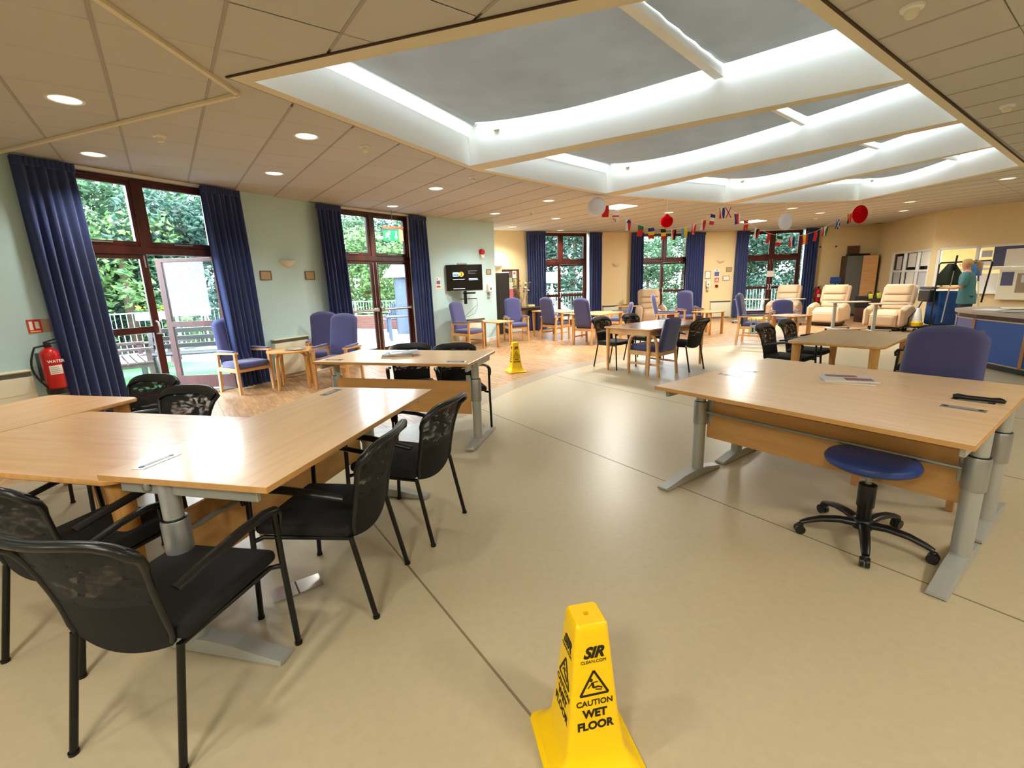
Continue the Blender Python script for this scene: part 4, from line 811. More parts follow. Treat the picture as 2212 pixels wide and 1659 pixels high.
# ------------------------------------------------------------------ tables
def rr(w_, d_, r, n=5):
    P = []
    for sx_, sy_, a0 in ((1, 1, 0), (-1, 1, PI / 2), (-1, -1, PI), (1, -1, 3 * PI / 2)):
        for k in range(n + 1): a = a0 + PI / 2 * k / n; P.append((sx_ * (w_ / 2 - r) + r * math.cos(a), sy_ * (d_ / 2 - r) + r * math.sin(a)))
    return P
def table(label, x, y, rz, w_, d_, h, mtop, mleg, corner=.07, apron=False, leg=.07, group=None, inset=.05, tth=.028, name='table'):
    t = thing(name, label, 'table', (x, y, 0), rz, group); P = rr(w_, d_, corner)
    mb = MB(); n = len(P); vs = []; lv = [(h - tth, .985), (h - tth + .006, 1.0), (h - .006, 1.0), (h, .992)]
    for z, k in lv: vs += [(px * k, py * k, z) for px, py in P]
    fs = [(a * n + i, a * n + (i + 1) % n, (a + 1) * n + (i + 1) % n, (a + 1) * n + i) for a in range(3) for i in range(n)] + [tuple(range(n - 1, -1, -1))]
    mb.add(vs, fs); mb.build('edge', mleg, t, smooth=40); mb = MB(); mb.add([(px * .992, py * .992, h + .0003) for px, py in P], [tuple(range(n))]); mb.build('top', mtop, t)
    for i in (-1, 1):
        for j in (-1, 1):
            cx, cy = i * (w_ / 2 - inset - leg / 2), j * (d_ / 2 - inset - leg / 2); mb = MB()
            prof = [(0, .62), (.25, .72), (.7, .95), (1, 1.05)]; vs = []; N = 12
            for v, k in prof:
                for a in range(N): th = 2 * PI * a / N; q_ = leg / 2 * k; e = .55; vs.append((cx + math.copysign(abs(math.cos(th)) ** e, math.cos(th)) * q_, cy + math.copysign(abs(math.sin(th)) ** e, math.sin(th)) * q_, v * (h - tth)))
            mb.add(vs, [(b * N + a, b * N + (a + 1) % N, (b + 1) * N + (a + 1) % N, (b + 1) * N + a) for b in range(3) for a in range(N)] + [tuple(range(N - 1, -1, -1)), tuple(range(3 * N, 4 * N))]); mb.build('leg', mleg, t, smooth=50)
    if apron:
        for a in ((-w_ / 2 + .08, w_ / 2 - .08, -d_ / 2 + .045, -d_ / 2 + .065), (-w_ / 2 + .08, w_ / 2 - .08, d_ / 2 - .065, d_ / 2 - .045), (-w_ / 2 + .045, -w_ / 2 + .065, -d_ / 2 + .08, d_ / 2 - .08), (w_ / 2 - .065, w_ / 2 - .045, -d_ / 2 + .08, d_ / 2 - .08)): MB().rbox(*a, h - tth - .085, h - tth, .003, 1).build('apron_rail', mleg, t)
    return t
ux = Vector((math.cos(D1T), math.sin(D1T))); uy = Vector((-math.sin(D1T), math.cos(D1T)))
def UW(u, w_): q = ux * u + uy * w_; return q.x, q.y
q = UW(-2.825, 1.885); table('oak-edged table tucked against the nearest desk, left of it', q[0], q[1], D1T, 1.48, .95, .74, M['table'], M['tleg'], leg=.085)
q = UW(-4.03, 2.03); table('oak-edged table at the left picture edge, under the fire extinguisher', q[0], q[1], D1T + PI / 2, 1.45, .92, .74, M['table'], M['tleg'], leg=.085)
table('round-cornered table behind the right desk with a greyish top', 4.14, 5.55, .70, 1.6, .93, .74, M['table2'], M['tleg'], corner=.1, leg=.085)
table('brown-topped dining table with aprons in the middle of the room', 2.49, 7.90, .66, 1.62, .92, .742, M['brown'], M['oak'], corner=.03, apron=True, leg=.06, inset=.025)
table('pale table by the far left window with a tray on it', 1.30, 12.72, head(V2(.6, 13.05), V2(1.32, 12.0)), 1.3, .82, .72, M['table'], M['tleg'], corner=.04, leg=.07, inset=.02)
table('pale wooden table between two dark blue high-back chairs', 2.15, 11.45, .806, 1.12, .82, .72, M['table'], M['tleg'], corner=.04, leg=.07, inset=.02)
# side tables
def sidetable(label, x, y, rz, h, w_, r, bent=False, leg=.045):
    t = thing('side_table', label, 'table', (x, y, 0), rz, 'low wooden side tables'); P = rr(w_, w_, r, 8); mb = MB(); mb.prism([(a * .98, b * .98) for a, b in P], h - .022, h); mb.build('top', M['oak'], t, smooth=40)
    mb = MB(); n = len(P); mb.add([(a, b, z) for z in (h - .02, h - .003) for a, b in P] + [(a * .97, b * .97, z) for z in (h - .023, h + .001) for a, b in P], [(i, (i + 1) % n, n + (i + 1) % n, n + i) for i in range(n)] + [(2 * n + (i + 1) % n, (i + 1) % n, i, 2 * n + i) for i in range(n)] + [(n + i, n + (i + 1) % n, 3 * n + (i + 1) % n, 3 * n + i) for i in range(n)]); mb.build('lipping', M['tleg'], t, smooth=40)
    for k in range(4):
        a = PI / 4 + k * PI / 2; R = w_ * (.40 if bent else .52); mb = MB(); dx, dy = math.cos(a), math.sin(a)
        if bent:
            pts = [(R * 1.02, 0), (R, .2), (R * .99, h - .16), (R * .95, h - .09), (R * .82, h - .045), (R * .55, h - .03)]
            for (r0_, z0), (r1_, z1) in zip(pts, pts[1:]): mb.bar((dx * r0_, dy * r0_, z0), (dx * r1_, dy * r1_, z1), .055, .024, (-dy, dx, 0)) if False else mb.tube([(dx * r0_, dy * r0_, z0), (dx * r1_, dy * r1_, z1)], .026, 8)
        else: mb.rbox(dx * R - leg / 2, dx * R + leg / 2, dy * R - leg / 2, dy * R + leg / 2, 0, h - .022, .006, 1)
        mb.build('leg', M['tleg'], t, smooth=50)
    return t
sidetable('round bentwood side table with magazines between the blue chairs', -3.42, 7.2, .3, .60, .74, .37, True); sidetable('small square side table in front of the television chairs', -.30, 11.35, .78, .60, .62, .08)
sidetable('low rounded side table with magazine beside the low-back blue chair', 6.33, 10.42, .35, .60, .66, .16, leg=.07); sidetable('low side table in front of the purple far high-back chair', 5.28, 12.35, .5, .60, .66, .1, leg=.055)

# ------------------------------------------------------------------ magazines, small things
def magazine(x, y, z, rz, w_, d_, th, label, cols, group='magazines'):
    t = thing('magazine', label, 'magazine', (x, y, z), rz, group); MB().rbox(-w_ / 2, w_ / 2, -d_ / 2, d_ / 2, 0, th * .85, .001, 1).build('pages', M['paper'], t)
    mb = MB(); mb.box(-w_ / 2 - .001, w_ / 2 + .001, -d_ / 2, d_ / 2 + .001, th * .85, th); mb.build('cover', mat('cover_%d' % (x * 997 + z * 31), cols[0], .35, var=.1, vscale=30), t)
    mb = MB(); mb.box(-w_ * .4, w_ * .2, d_ * .1, d_ * .4, th, th + .0006); mb.box(-w_ * .1, w_ * .42, -d_ * .42, -d_ * .05, th, th + .0006); mb.build('cover_picture', mat('pic_%d' % (x * 997 + z * 31), cols[1], .4, var=.4, vscale=40), t); return t
for k, (a, b, l) in enumerate((((-1.27 + .13, 4.37 + .22), .25, 'brown magazine at the bottom of the pile on the raised desk'), ((-1.13, 4.63), .1, 'dark magazine second in the pile on the raised desk'), ((-1.08, 4.64), .45, 'grey magazine on top of the pile on the raised desk'))):
    magazine(a[0], a[1], .8275 + k * .0125, b - .1, .29, .21, .012, l, [((120, 96, 74), (190, 170, 150)), ((60, 52, 54), (120, 110, 100)), ((150, 140, 146), (90, 80, 90))][k])
q = L3(.80, 1.01)
for k, (dx, b, l) in enumerate(((0, -.55, 'folded newspaper under the magazine on the right desk'), (.01, -.4, 'glossy magazine with a red and white cover on the right desk'))): magazine(q[0] + dx, q[1], .7865 + k * .0125, b, .30, .22, .012, l, [((196, 186, 180), (90, 80, 84)), ((214, 204, 204), (124, 70, 66))][k])
magazine(-3.40, 7.22, .6012, .5, .28, .21, .01, 'magazine lying on the round bentwood side table', ((170, 166, 160), (96, 92, 90))); magazine(-3.33, 7.12, .6114, .2, .28, .21, .008, 'second magazine on the round bentwood side table', ((120, 118, 112), (200, 196, 190)))
magazine(6.36, 10.40, .6012, .4, .30, .22, .012, 'magazine on the low side table beside the low-back blue chair', ((190, 190, 196), (120, 124, 140)))
q = L3(1.46, .925); t = thing('black_handset', 'long black handset lying on the right desk beside a cable grommet', 'handset', (q[0], q[1], .7865), D3T + .13); mb = MB(); mb.tube([(-.105, 0, .014), (-.085, 0, .017), (-.05, 0, .015), (.05, .004, .015), (.08, .002, .017), (.105, -.004, .013)], [.013, .017, .014, .0135, .017, .012], 12, flat=.9); mb.build('body', M['black'], t, smooth=60); mb = MB(); mb.tube([(.098, -.002, .024), (.108, -.004, .02)], .006, 8); mb.build('end_cap', M['chrome'], t)
t = thing('floor_box_cover', 'hinged shiny metal floor box cover under the nearest desk', 'floor plate', (-1.15, 2.125, .001), .62)
for s_ in (-1, 1): MB().rbox(*sorted((s_ * .003, s_ * .118)), -.06, .06, 0, .004, .001, 1).build('plate', M['chrome'], t)
mb = MB(); mb.tube([(0, -.055, .004), (0, .055, .004)], .003, 6); mb.build('hinge', M['dark'], t)

# ------------------------------------------------------------------ black mesh chairs
def mesh_chair():
    t = thing('mesh_chair', 'black mesh chair', 'chair', (0, 0, 0), 0, 'black mesh-back armchairs')
    MB().rbox(-.235, .235, -.215, .245, .415, .47, .024, 3).build('seat', M['blackf'], t, smooth=60)
    def bk(u, v):
        a = 2 * u - 1; wd = .200 + .012 * math.sin(PI * min(1, v * 1.5)) * 0 + .040 * v ** 2 - .012 * math.sin(PI * v); zt = .852 - .05 * abs(a) ** 5; zb = .40 - .03 * (1 - a * a)
        k = max(0, v - .86) / .14; y = -.215 - .085 * v ** 1.3 - .055 * (1 - a * a) * (.35 + .65 * v) - .035 * k * k
        return (a * wd * (1 - .10 * max(0, .12 - v) / .12), y, zb + (zt - zb) * v)
    mb = MB(); mb.grid(lambda u, v: bk(u, v * .42), 14, 8, .012); mb.build('lower_back', M['blackf'], t, smooth=60)
    mb = MB(); mb.grid(lambda u, v: bk(u, .42 + v * .5), 14, 10); mb.build('mesh_panel', M['mesh'], t, smooth=60)
    mb = MB(); mb.tube([bk(0, .05 + .95 * i / 12) for i in range(13)] + [bk(i / 14, 1) for i in range(1, 14)] + [bk(1, 1 - .95 * i / 12) for i in range(13)], [.011] * 10 + [.015] * 19 + [.011] * 10, 7); mb.build('back_rim', M['black'], t, smooth=60)
    mb = MB(); mb.grid(lambda u, v: bk(.02 + .96 * u, .90 + .1 * v), 14, 3, .018); mb.build('top_rail', M['black'], t, smooth=60)
    for s_ in (-1, 1):
        mb = MB(); mb.tube([(s_ * .262, .255, .006), (s_ * .262, .232, .42), (s_ * .264, .222, .64)], .0125, 10); mb.tube([(s_ * .262, .255, 0), (s_ * .262, .255, .012)], .016, 10); mb.build('front_leg', M['blackm'], t, smooth=50)
        mb = MB(); mb.tube([(s_ * .212, -.295, .006), (s_ * .205, -.21, .41)], .0125, 10); mb.tube([(s_ * .212, -.295, 0), (s_ * .212, -.295, .012)], .016, 10); mb.build('rear_leg', M['blackm'], t, smooth=50)
        mb = MB(); mb.tube([(s_ * .262, .232, .40), (s_ * .225, .2, .405), (s_ * .205, -.21, .405)], .011, 8); mb.build('side_rail', M['blackm'], t, smooth=50)
        pts = [(.264, .246, .585), (.266, .250, .625), (.267, .232, .652), (.267, .17, .664), (.262, .05, .660), (.252, -.09, .640), (.236, -.215, .615)]
        mb = MB(); mb.tube([(s_ * a, b, z) for a, b, z in pts], [.016, .02, .021, .022, .022, .021, .017], 10, flat=.62); mb.build('armrest', M['black'], t, smooth=60)
    return t
mc = mesh_chair(); used = [0]
def place(proto, flag, x, y, d, label, z=0):
    rz = d if isinstance(d, float) else face(*d)
    if not flag[0]:
        flag[0] = 1; proto.location = (x, y, z); proto.rotation_euler = (0, 0, rz); proto['label'] = label; return proto
    return dup(proto, (x, y, z), rz, label)
CH = [(-1.27, 1.53, (.16, .99), 'black mesh chair nearest the camera, at the head of the nearest desk'), (-1.93, 1.93, (.22, .976), 'black mesh chair at the left picture edge, tucked under the oak-edged table'),
      (-.935, 2.135, (-.985, .13), 'black mesh chair at the nearest desk, first along its right side'), (-.70, 2.78, (-.937, .35), 'black mesh chair at the nearest desk, farther along its right side'),
      (-1.08, 4.98, (.268, -.963), 'left black mesh chair behind the raised desk with magazines'), (-.55, 4.86, (.268, -.963), 'right black mesh chair behind the raised desk with magazines'),
      (-3.02, 3.42, (-.22, -.976), 'black mesh chair behind the far end of the left-edge table'), (-2.38, 2.9, (-.22, -.976), 'black mesh chair on the far side of the table left of the nearest desk'),
      (1.83, 8.05, (.62, -.79), 'black mesh chair at the far left of the brown-topped table'), (2.50, 8.62, (.62, -.79), 'black mesh chair at the far right of the brown-topped table'), (2.87, 7.70, (-.6, .8), 'black mesh chair right of the bentwood blue armchair'),
      (3.64, 5.98, (.62, -.78), 'black mesh chair leaning behind the greyish-topped table, left one'), (4.22, 6.46, (.62, -.78), 'black mesh chair behind the greyish-topped table, right one'), (4.62, 5.03, (-.66, .75), 'black mesh chair between the greyish-topped table and the big blue chair back')]
for x, y, d, l in CH: place(mc, used, x, y, d, l)

# ------------------------------------------------------------------ upholstered chairs
def pillow(mb, fn, nu, nv, th, e=4.0):
    # closed cushion around a centre surface fn(u, v) -> (point, normal); u, v in 0..1
    F, B = [], []
    for j in range(nv + 1):
        for i in range(nu + 1):
            u, v = i / nu, j / nv; p, n_ = fn(u, v); a, b = abs(2 * u - 1), abs(2 * v - 1); k = (max(0, 1 - a ** e) * max(0, 1 - b ** e)) ** .42
            F.append(Vector(p) + Vector(n_) * (th / 2 * k)); B.append(Vector(p) - Vector(n_) * (th / 2 * k))
    W_ = nu + 1; fs = [(j * W_ + i, j * W_ + i + 1, (j + 1) * W_ + i + 1, (j + 1) * W_ + i) for j in range(nv) for i in range(nu)]
    mb.add(F, [tuple(reversed(f)) for f in fs]); mb.add(B, fs); return mb
def blue_chair(top=1.12, stretch=False, mu='blue', wd=.56, armpad=True, name='highback_chair', group='blue wooden-framed chairs'):
    t = thing(name, 'blue chair', 'chair', (0, 0, 0), 0, group); W = M['oak']; hw = wd / 2 - .022
    for s_ in (-1, 1):
        mb = MB(); mb.bar((s_ * hw, .255, 0), (s_ * hw, .245, .61), .036, .046, (0, 1, 0)); mb.build('leg', W, t)
        mb = MB(); mb.bar((s_ * hw, -.285, 0), (s_ * hw, -.235, .60), .036, .046, (0, 1, 0)); mb.build('leg', W, t)
        MB().rbox(s_ * hw - .014, s_ * hw + .014, -.25, .25, .33, .39, .004, 1).build('side_rail', W, t)
        if stretch: MB().rbox(s_ * hw - .012, s_ * hw + .012, -.26, .25, .17, .205, .004, 1).build('stretcher', W, t)
        mb = MB(); mb.bar((s_ * hw, -.285, .598), (s_ * hw, .295, .625), .052, .028); mb.build('armrest', W, t)
        if armpad: MB().rbox(s_ * hw - .028, s_ * hw + .028, -.20, .25, .628, .658, .013, 3).build('arm_pad', M[mu], t, smooth=60)
    MB().rbox(-hw, hw, .215, .245, .33, .39, .004, 1).build('front_rail', W, t); MB().rbox(-hw, hw, -.25, -.22, .33, .39, .004, 1).build('rear_rail', W, t)
    MB().rbox(-hw + .022, hw - .022, -.22, .275, .375, .475, .035, 3).build('seat', M[mu], t, smooth=60)
    def f(u, v):
        a = 2 * u - 1; w_ = (hw - .02) * (1 - .06 * v); zt = top - .055 * a * a - .03 * abs(a) ** 8; z = .42 + (zt - .42) * v; y = -.205 - .15 * v * (top - .42) / .7
        return (a * w_, y, z), Vector((0, 1, .2)).normalized()
    mb = MB(); pillow(mb, f, 16, 20, .105, 9); mb.build('backrest', M[mu], t, smooth=70); return t
hb = blue_chair(); uh = [0]
hs = blue_chair(stretch=True); us_ = [0]
BC = [(-4.11, 7.06, (.85, -.52), 'blue high-back chair beside the open glazed door, nearest the first window'), (-3.22, 8.0, (.30, -.95), 'blue high-back chair behind the round side table, against the pale wall'), (-2.71, 7.16, (-.10, -1), 'blue high-back chair directly behind the raised desk')]
for x, y, d, l in BC: place(hb, uh, x, y, d, l)
place(hb, uh, 2.83, 3.06, (-.808, -.589), 'large blue chair back tucked behind the right desk by the reception')
for x, y, d, l in [(-1.0, 10.93, (.81, -.58), 'blue high-back chair under the television, turned side on'), (.16, 12.22, (.25, -.97), 'blue high-back chair facing us right of the television'), (1.20, 12.28, (.76, .65), 'dark blue high-back chair seen from behind at the tray table'), (1.90, 11.12, (.7, .71), 'dark blue high-back chair seen from behind, nearer the brown table'),
                   (4.02, 11.95, (.97, -.25), 'purple-blue high-back chair facing right in front of the open far door'), (5.0, 12.95, (.1, -1), 'purple-blue high-back chair facing us behind a low side table'), (5.25, 13.85, (-.2, -.98), 'purple-blue chair back peeping out behind the facing one')]: place(hs, us_, x, y, d, l)
# one with a grey side mechanism
bm_ = dup(hs, (5.50, 10.44, 0), face(.77, -.64), 'blue high-back chair with a grey mechanism on its side'); mb = MB(); mb.rbox(.252, .275, -.02, .11, .22, .42, .008, 1); mb.build('side_mechanism', M['steelL'], bm_); mb = MB(); mb.rbox(.275, .28, .03, .06, .27, .37, .003, 1); mb.build('mechanism_slot', M['black'], bm_)
mb = MB(); mb.bar((.262, .0, .42), (.262, .0, .58), .02, .012, (0, 1, 0)); mb.bar((.262, .09, .42), (.262, .09, .58), .02, .012, (0, 1, 0)); mb.build('mechanism_strut', M['steel'], bm_)
lb = blue_chair(.90, True, name='lowback_chair'); ul = [0]
place(lb, ul, 6.62, 11.2, (-.35, -.94), 'low-back blue chair behind the side table with a magazine'); place(lb, ul, 3.02, 12.75, (-.9, .3), 'low dark blue armchair beside the far left curtain')
# bentwood armchair
def bentwood():
    t = thing('bentwood_armchair', 'blue armchair with curved wooden arms at the brown-topped table', 'chair', (2.29, 7.40, 0), face(-.66, .75), 'blue wooden-framed chairs'); W = M['oak']
    for s_ in (-1, 1):
        mb = MB(); x = s_ * .27; P = [(.265, 0), (.262, .3), (.255, .52), (.225, .605), (.15, .645), (0, .655), (-.12, .645), (-.2, .60), (-.235, .51), (-.255, .3), (-.285, 0)]
        for (a, z0), (b, z1) in zip(P, P[1:]): mb.tube([(x, a, z0), (x, b, z1)], .025, 8)
        mb.build('bent_frame', W, t, smooth=50); MB().rbox(x - .012, x + .012, -.25, .25, .17, .2, .004, 1).build('stretcher', W, t); MB().rbox(x - .016, x + .016, -.25, .25, .32, .39, .004, 1).build('side_rail', W, t)
    MB().rbox(-.26, .26, -.26, -.235, .32, .39, .004, 1).build('rear_rail', W, t); MB().rbox(-.26, .26, .23, .255, .32, .39, .004, 1).build('front_rail', W, t); MB().rbox(-.24, .24, -.23, .28, .37, .48, .04, 3).build('seat', M['blue'], t, smooth=60)
    mb = MB(); pillow(mb, lambda u, v: (((2 * u - 1) * (.24 - .01 * v), -.235 - .11 * v, .36 + (.55 - .02 * (2 * u - 1) ** 2) * v), Vector((0, 1, .2)).normalized()), 14, 14, .09, 9); mb.build('backrest', M['blue'], t, smooth=70)
bentwood()
# yellow low stool behind the low-back chair
t = thing('yellow_stool', 'low bright yellow stool half hidden behind the blue low-back chair', 'stool', (6.35, 11.75, 0), .4); MB().rbox(-.2, .2, -.2, .2, .40, .44, .015, 2).build('seat', M['yellow'], t)
for i in (-1, 1):
    for j in (-1, 1): mb = MB(); mb.bar((i * .17, j * .17, 0), (i * .15, j * .15, .4), .035, .035, (0, 1, 0)); mb.build('leg', M['yellow'], t)
MB().rbox(-.16, .16, -.17, -.14, .14, .18, .005, 1).build('rung', M['yellow'], t)

# ------------------------------------------------------------------ blue swivel stool
t = thing('swivel_stool', 'round blue swivel stool on a black five-star base under the right desk', 'stool', (1.99, 2.41, 0), .35)
mb = MB(); mb.lathe([(.0, .445), (.19, .448), (.215, .462), (.222, .482), (.21, .502), (.17, .514), (.0, .518)], 40); mb.build('seat', M['blue2'], t, smooth=60)
mb = MB(); mb.lathe([(.045, .40), (.08, .44), (.08, .446), (0, .446)], 20); mb.tube([(0, 0, .33), (0, 0, .42)], .016, 12); mb.build('seat_plate', M['steel'], t, smooth=50)
mb = MB(); mb.lathe([(.034, .09), (.036, .20), (.043, .21), (.043, .34), (.036, .345), (.0, .345)], 20); mb.build('gas_lift', M['black'], t, smooth=40); mb = MB(); mb.lathe([(.05, .075), (.055, .09), (.05, .125), (.034, .135)], 20); mb.build('hub', M['black'], t, smooth=50)
for k in range(5):
    a = k * 2 * PI / 5; d = Vector((math.cos(a), math.sin(a), 0)); mb = MB(); P = [(.03, .10), (.12, .112), (.21, .105), (.28, .085), (.315, .07)]
    mb.tube([tuple(d * r_ + Vector((0, 0, z))) for r_, z in P], [.032, .028, .025, .022, .018], 10, flat=.7); ar = mb.build('base_arm', M['black'], t, smooth=60)
    n_ = Vector((-d.y, d.x, 0)); c_ = d * .315; mb = MB()
    for s_ in (-.013, .013):
        o = c_ + n_ * s_; N = 16; vs = [tuple(o + n_ * q_ + (d * math.cos(2 * PI * j / N) + Vector((0, 0, 1)) * math.sin(2 * PI * j / N)) * .027 + Vector((0, 0, .0275))) for q_ in (-.009, .009) for j in range(N)]
        mb.add(vs, [(j, (j + 1) % N, N + (j + 1) % N, N + j) for j in range(N)] + [tuple(range(N - 1, -1, -1)), tuple(range(N, 2 * N))])
    mb.rbox(c_.x - .016, c_.x + .016, c_.y - .016, c_.y + .016, .035, .068, .01, 2); mb.build('caster', M['black'], ar, smooth=50)

# ------------------------------------------------------------------ wet floor cones
def cone(x, y, rz, label, k=1.0):
    t = thing('wet_floor_cone', label, 'cone', (x, y, 0), rz, 'yellow wet floor cones'); H = .515
    def sq(h_, r, n=4): return rr(2 * h_, 2 * h_, r, n)
    mb = MB(); lv = [(0, .152, .03), (.018, .156, .03), (.024, .150, .03), (.028, .140, .03), (.045, .132, .03), (.062, .112, .025), (.10, .094, .016), (.20, .080, .014), (.49, .053, .012), (.508, .051, .012), (H, .045, .01)]
    n = len(sq(.1, .01)); vs = []
    for z, h_, r in lv: vs += [(a, b, z) for a, b in sq(h_, r)]
    fs = [(q_ * n + i, q_ * n + (i + 1) % n, (q_ + 1) * n + (i + 1) % n, (q_ + 1) * n + i) for q_ in range(len(lv) - 1) for i in range(n)]
    N = n; ring = [(.0105 * math.cos(math.atan2(b, a)), .0105 * math.sin(math.atan2(b, a)), H) for a, b in sq(.045, .01)]; o0 = len(vs); vs += ring + [(a * .95, b * .95, H - .03) for a, b, _ in ring]; l0 = (len(lv) - 1) * n
    fs += [(l0 + i, l0 + (i + 1) % n, o0 + (i + 1) % n, o0 + i) for i in range(n)] + [(o0 + i, o0 + (i + 1) % n, o0 + n + (i + 1) % n, o0 + n + i) for i in range(n)] + [tuple(range(o0 + n, o0 + 2 * n))]
    mb.add(vs, fs); mb.build('body', M['yellow'], t, smooth=35)
    # print on the four faces
    ta = math.atan2(.080 - .053, .29)
    for f_ in range(4):
        R_ = Matrix.Rotation(f_ * PI / 2, 4, 'Z')
        def at_(xx, z): # point on the face, z = height
            h_ = .080 - (z - .20) * (.027 / .29); return R_ @ Matrix.Translation((xx, -h_ - .0012, z)) @ Matrix.Rotation(PI / 2 - ta, 4, 'X')
        I = M['ink']
        text('SIR', .048, I, t, at_(0, .425), shear=.35, bold=.0022); text('CLEAN.COM', .0145, I, t, at_(0, .397))
        text('CAUTION', .026, I, t, at_(0, .262), bold=.0005); text('WET', .036, I, t, at_(0, .226), bold=.0016); text('FLOOR', .036, I, t, at_(0, .186), bold=.0016)
        mm = at_(0, .325); mb = MB(); mb.M = mm
        tri = [(-.045, -.036), (.045, -.036), (0, .042)]; 
        for q_ in range(3):
            a, b = tri[q_], tri[(q_ + 1) % 3]; mb.bar((a[0], a[1], 0), (b[0], b[1], 0), .007, .0008, (0, 0, 1))
        for a, b, w_ in (((-.006, .004), (-.002, -.014), .008), ((-.002, -.014), (.014, -.012), .005), ((.014, -.012), (.026, -.018), .004), ((-.006, .002), (-.02, -.014), .003), ((-.004, .004), (.012, .004), .003), ((.004, -.02), (.024, -.024), .003)): mb.bar((a[0], a[1], 0), (b[0], b[1], 0), w_, .0008, (0, 0, 1))
        mb.lathe([(.0052, -.0004), (.0052, .0004)], 10, (-.009, .012, 0)); mb.build('warning_triangle', I, t)
cone(.205, 1.235, .20, 'large yellow wet floor cone in the foreground'); cone(.07, 7.86, .30, 'distant yellow wet floor cone on the wood floor')

# ------------------------------------------------------------------ beige recliners
def recliner():
    t = thing('recliner', 'beige recliner', 'armchair', (0, 0, 0), 0, 'beige leather recliners'); Lm = M['leather']
    MB().rbox(-.36, .36, -.34, .30, .10, .36, .03, 3).build('base', Lm, t, smooth=60); MB().rbox(-.33, .33, -.36, .28, .03, .10, .01, 1).build('plinth', M['black'], t)
    for i in (-1, 1):
        for j in (-.3, .24): mb = MB(); mb.lathe([(0, 0), (.03, 0), (.03, .04), (0, .04)], 10, (i * .28, j, 0)); mb.build('caster', M['black'], t)
        def ar(u, v, i=i):
            y = -.40 + .78 * u; z0 = .12; zt = .56 + .10 * math.sin(PI * min(1, u * 1.15)) ** .8 - .12 * max(0, .35 - u) / .35; return (i * .375, y, z0 + (zt - z0) * v), (i, 0, 0)
        mb = MB(); pillow(mb, ar, 18, 14, .15, 12); mb.build('arm', Lm, t, smooth=70)
        mb = MB(); pillow(mb, lambda u, v, i=i: ((i * (.30 + .06 * v * 0), -.34 - .14 * v - .02 + .20 * u - .1, .62 + .50 * v), (i, 0, 0)), 10, 12, .10, 6); mb.build('wing', Lm, t, smooth=70)
    mb = MB(); pillow(mb, lambda u, v: (((2 * u - 1) * .295, -.28 + .66 * v, .44 - .05 * max(0, v - .8) / .2), (0, 0, 1)), 12, 14, .17, 8); mb.build('seat_cushion', Lm, t, smooth=70)
    mb = MB(); pillow(mb, lambda u, v: (((2 * u - 1) * .295, .345 - .0 * v, .11 + .29 * v), (0, 1, 0)), 12, 10, .09, 10); mb.build('leg_panel', Lm, t, smooth=70)
    for z0, z1, th in ((.50, .70, .19), (.68, .88, .19), (.86, 1.15, .22)):
        mb = MB(); pillow(mb, lambda u, v: (((2 * u - 1) * .30, -.27 - .22 * (z0 + (z1 - z0) * v - .5) + .0, z0 + (z1 - z0) * v), Vector((0, 1, .2)).normalized()), 14, 10, th, 6); mb.build('back_cushion', Lm, t, smooth=70)
    mb = MB(); mb.grid(lambda u, v: ((2 * u - 1) * .31, -.36 - .22 * .62 * v, .3 + .78 * v), 4, 4, .04); mb.build('back_shell', M['leatherd'], t, smooth=60)
    return t
rc = recliner(); ur = [0]
for x, y, d, l in [(4.62, 15.25, (-.1, -1), 'beige recliner alone in front of the far middle window'), (8.95, 15.2, (-.72, -.7), 'beige recliner behind the low-back blue chair, leftmost of the row of three'), (9.25, 13.5, (-.80, -.60), 'beige recliner in the middle of the row of three'), (9.80, 11.98, (-.86, -.5), 'beige recliner nearest the office windows, end of the row of three')]: place(rc, ur, x, y, d, l)
# overbed tables
def overbed(x, y, rz, label, mt, w_=.8, z=.76):
    t = thing('overbed_table', label, 'table', (x, y, 0), rz, 'wheeled overbed tables'); mb = MB(); mb.prism(rr(w_, .40, .06), z - .022, z); mb.build('top', mt, t, smooth=40); MB().rbox(-w_ * .42, -w_ * .42 + .07, -.03, .03, .08, z - .02, .006, 1).build('column', M['steelL'], t)
    MB().rbox(-w_ * .45, w_ * .25, -.27, -.23, .05, .085, .006, 1).build('foot_bar', M['steelL'], t); MB().rbox(-w_ * .45, w_ * .25, .23, .27, .05, .085, .006, 1).build('foot_bar', M['steelL'], t); MB().rbox(-w_ * .44, -w_ * .36, -.27, .27, .05, .09, .006, 1).build('cross_bar', M['steelL'], t)
    for a in (-.42, .22):
        for b in (-.25, .25): mb = MB(); mb.lathe([(0, 0), (.025, 0), (.025, .05), (0, .05)], 10, (w_ * a, b, 0)); mb.build('caster', M['black'], t)
overbed(3.62, 14.35, -.5, 'small overbed table beside the lone recliner', M['oak'], .62, .70); overbed(7.62, 14.75, -.95, 'overbed table with greyish top beside the far right doors', M['tgrey'], .95); overbed(8.40, 13.95, .35, 'overbed table between the first and middle recliners', M['tgrey'], .8, .77)
overbed(8.72, 11.98, -.15, 'overbed table between the middle and end recliners', M['tgrey'], .85); overbed(9.12, 11.15, -.30, 'overbed table in front of the end recliner', M['tgrey'], .78, .74)
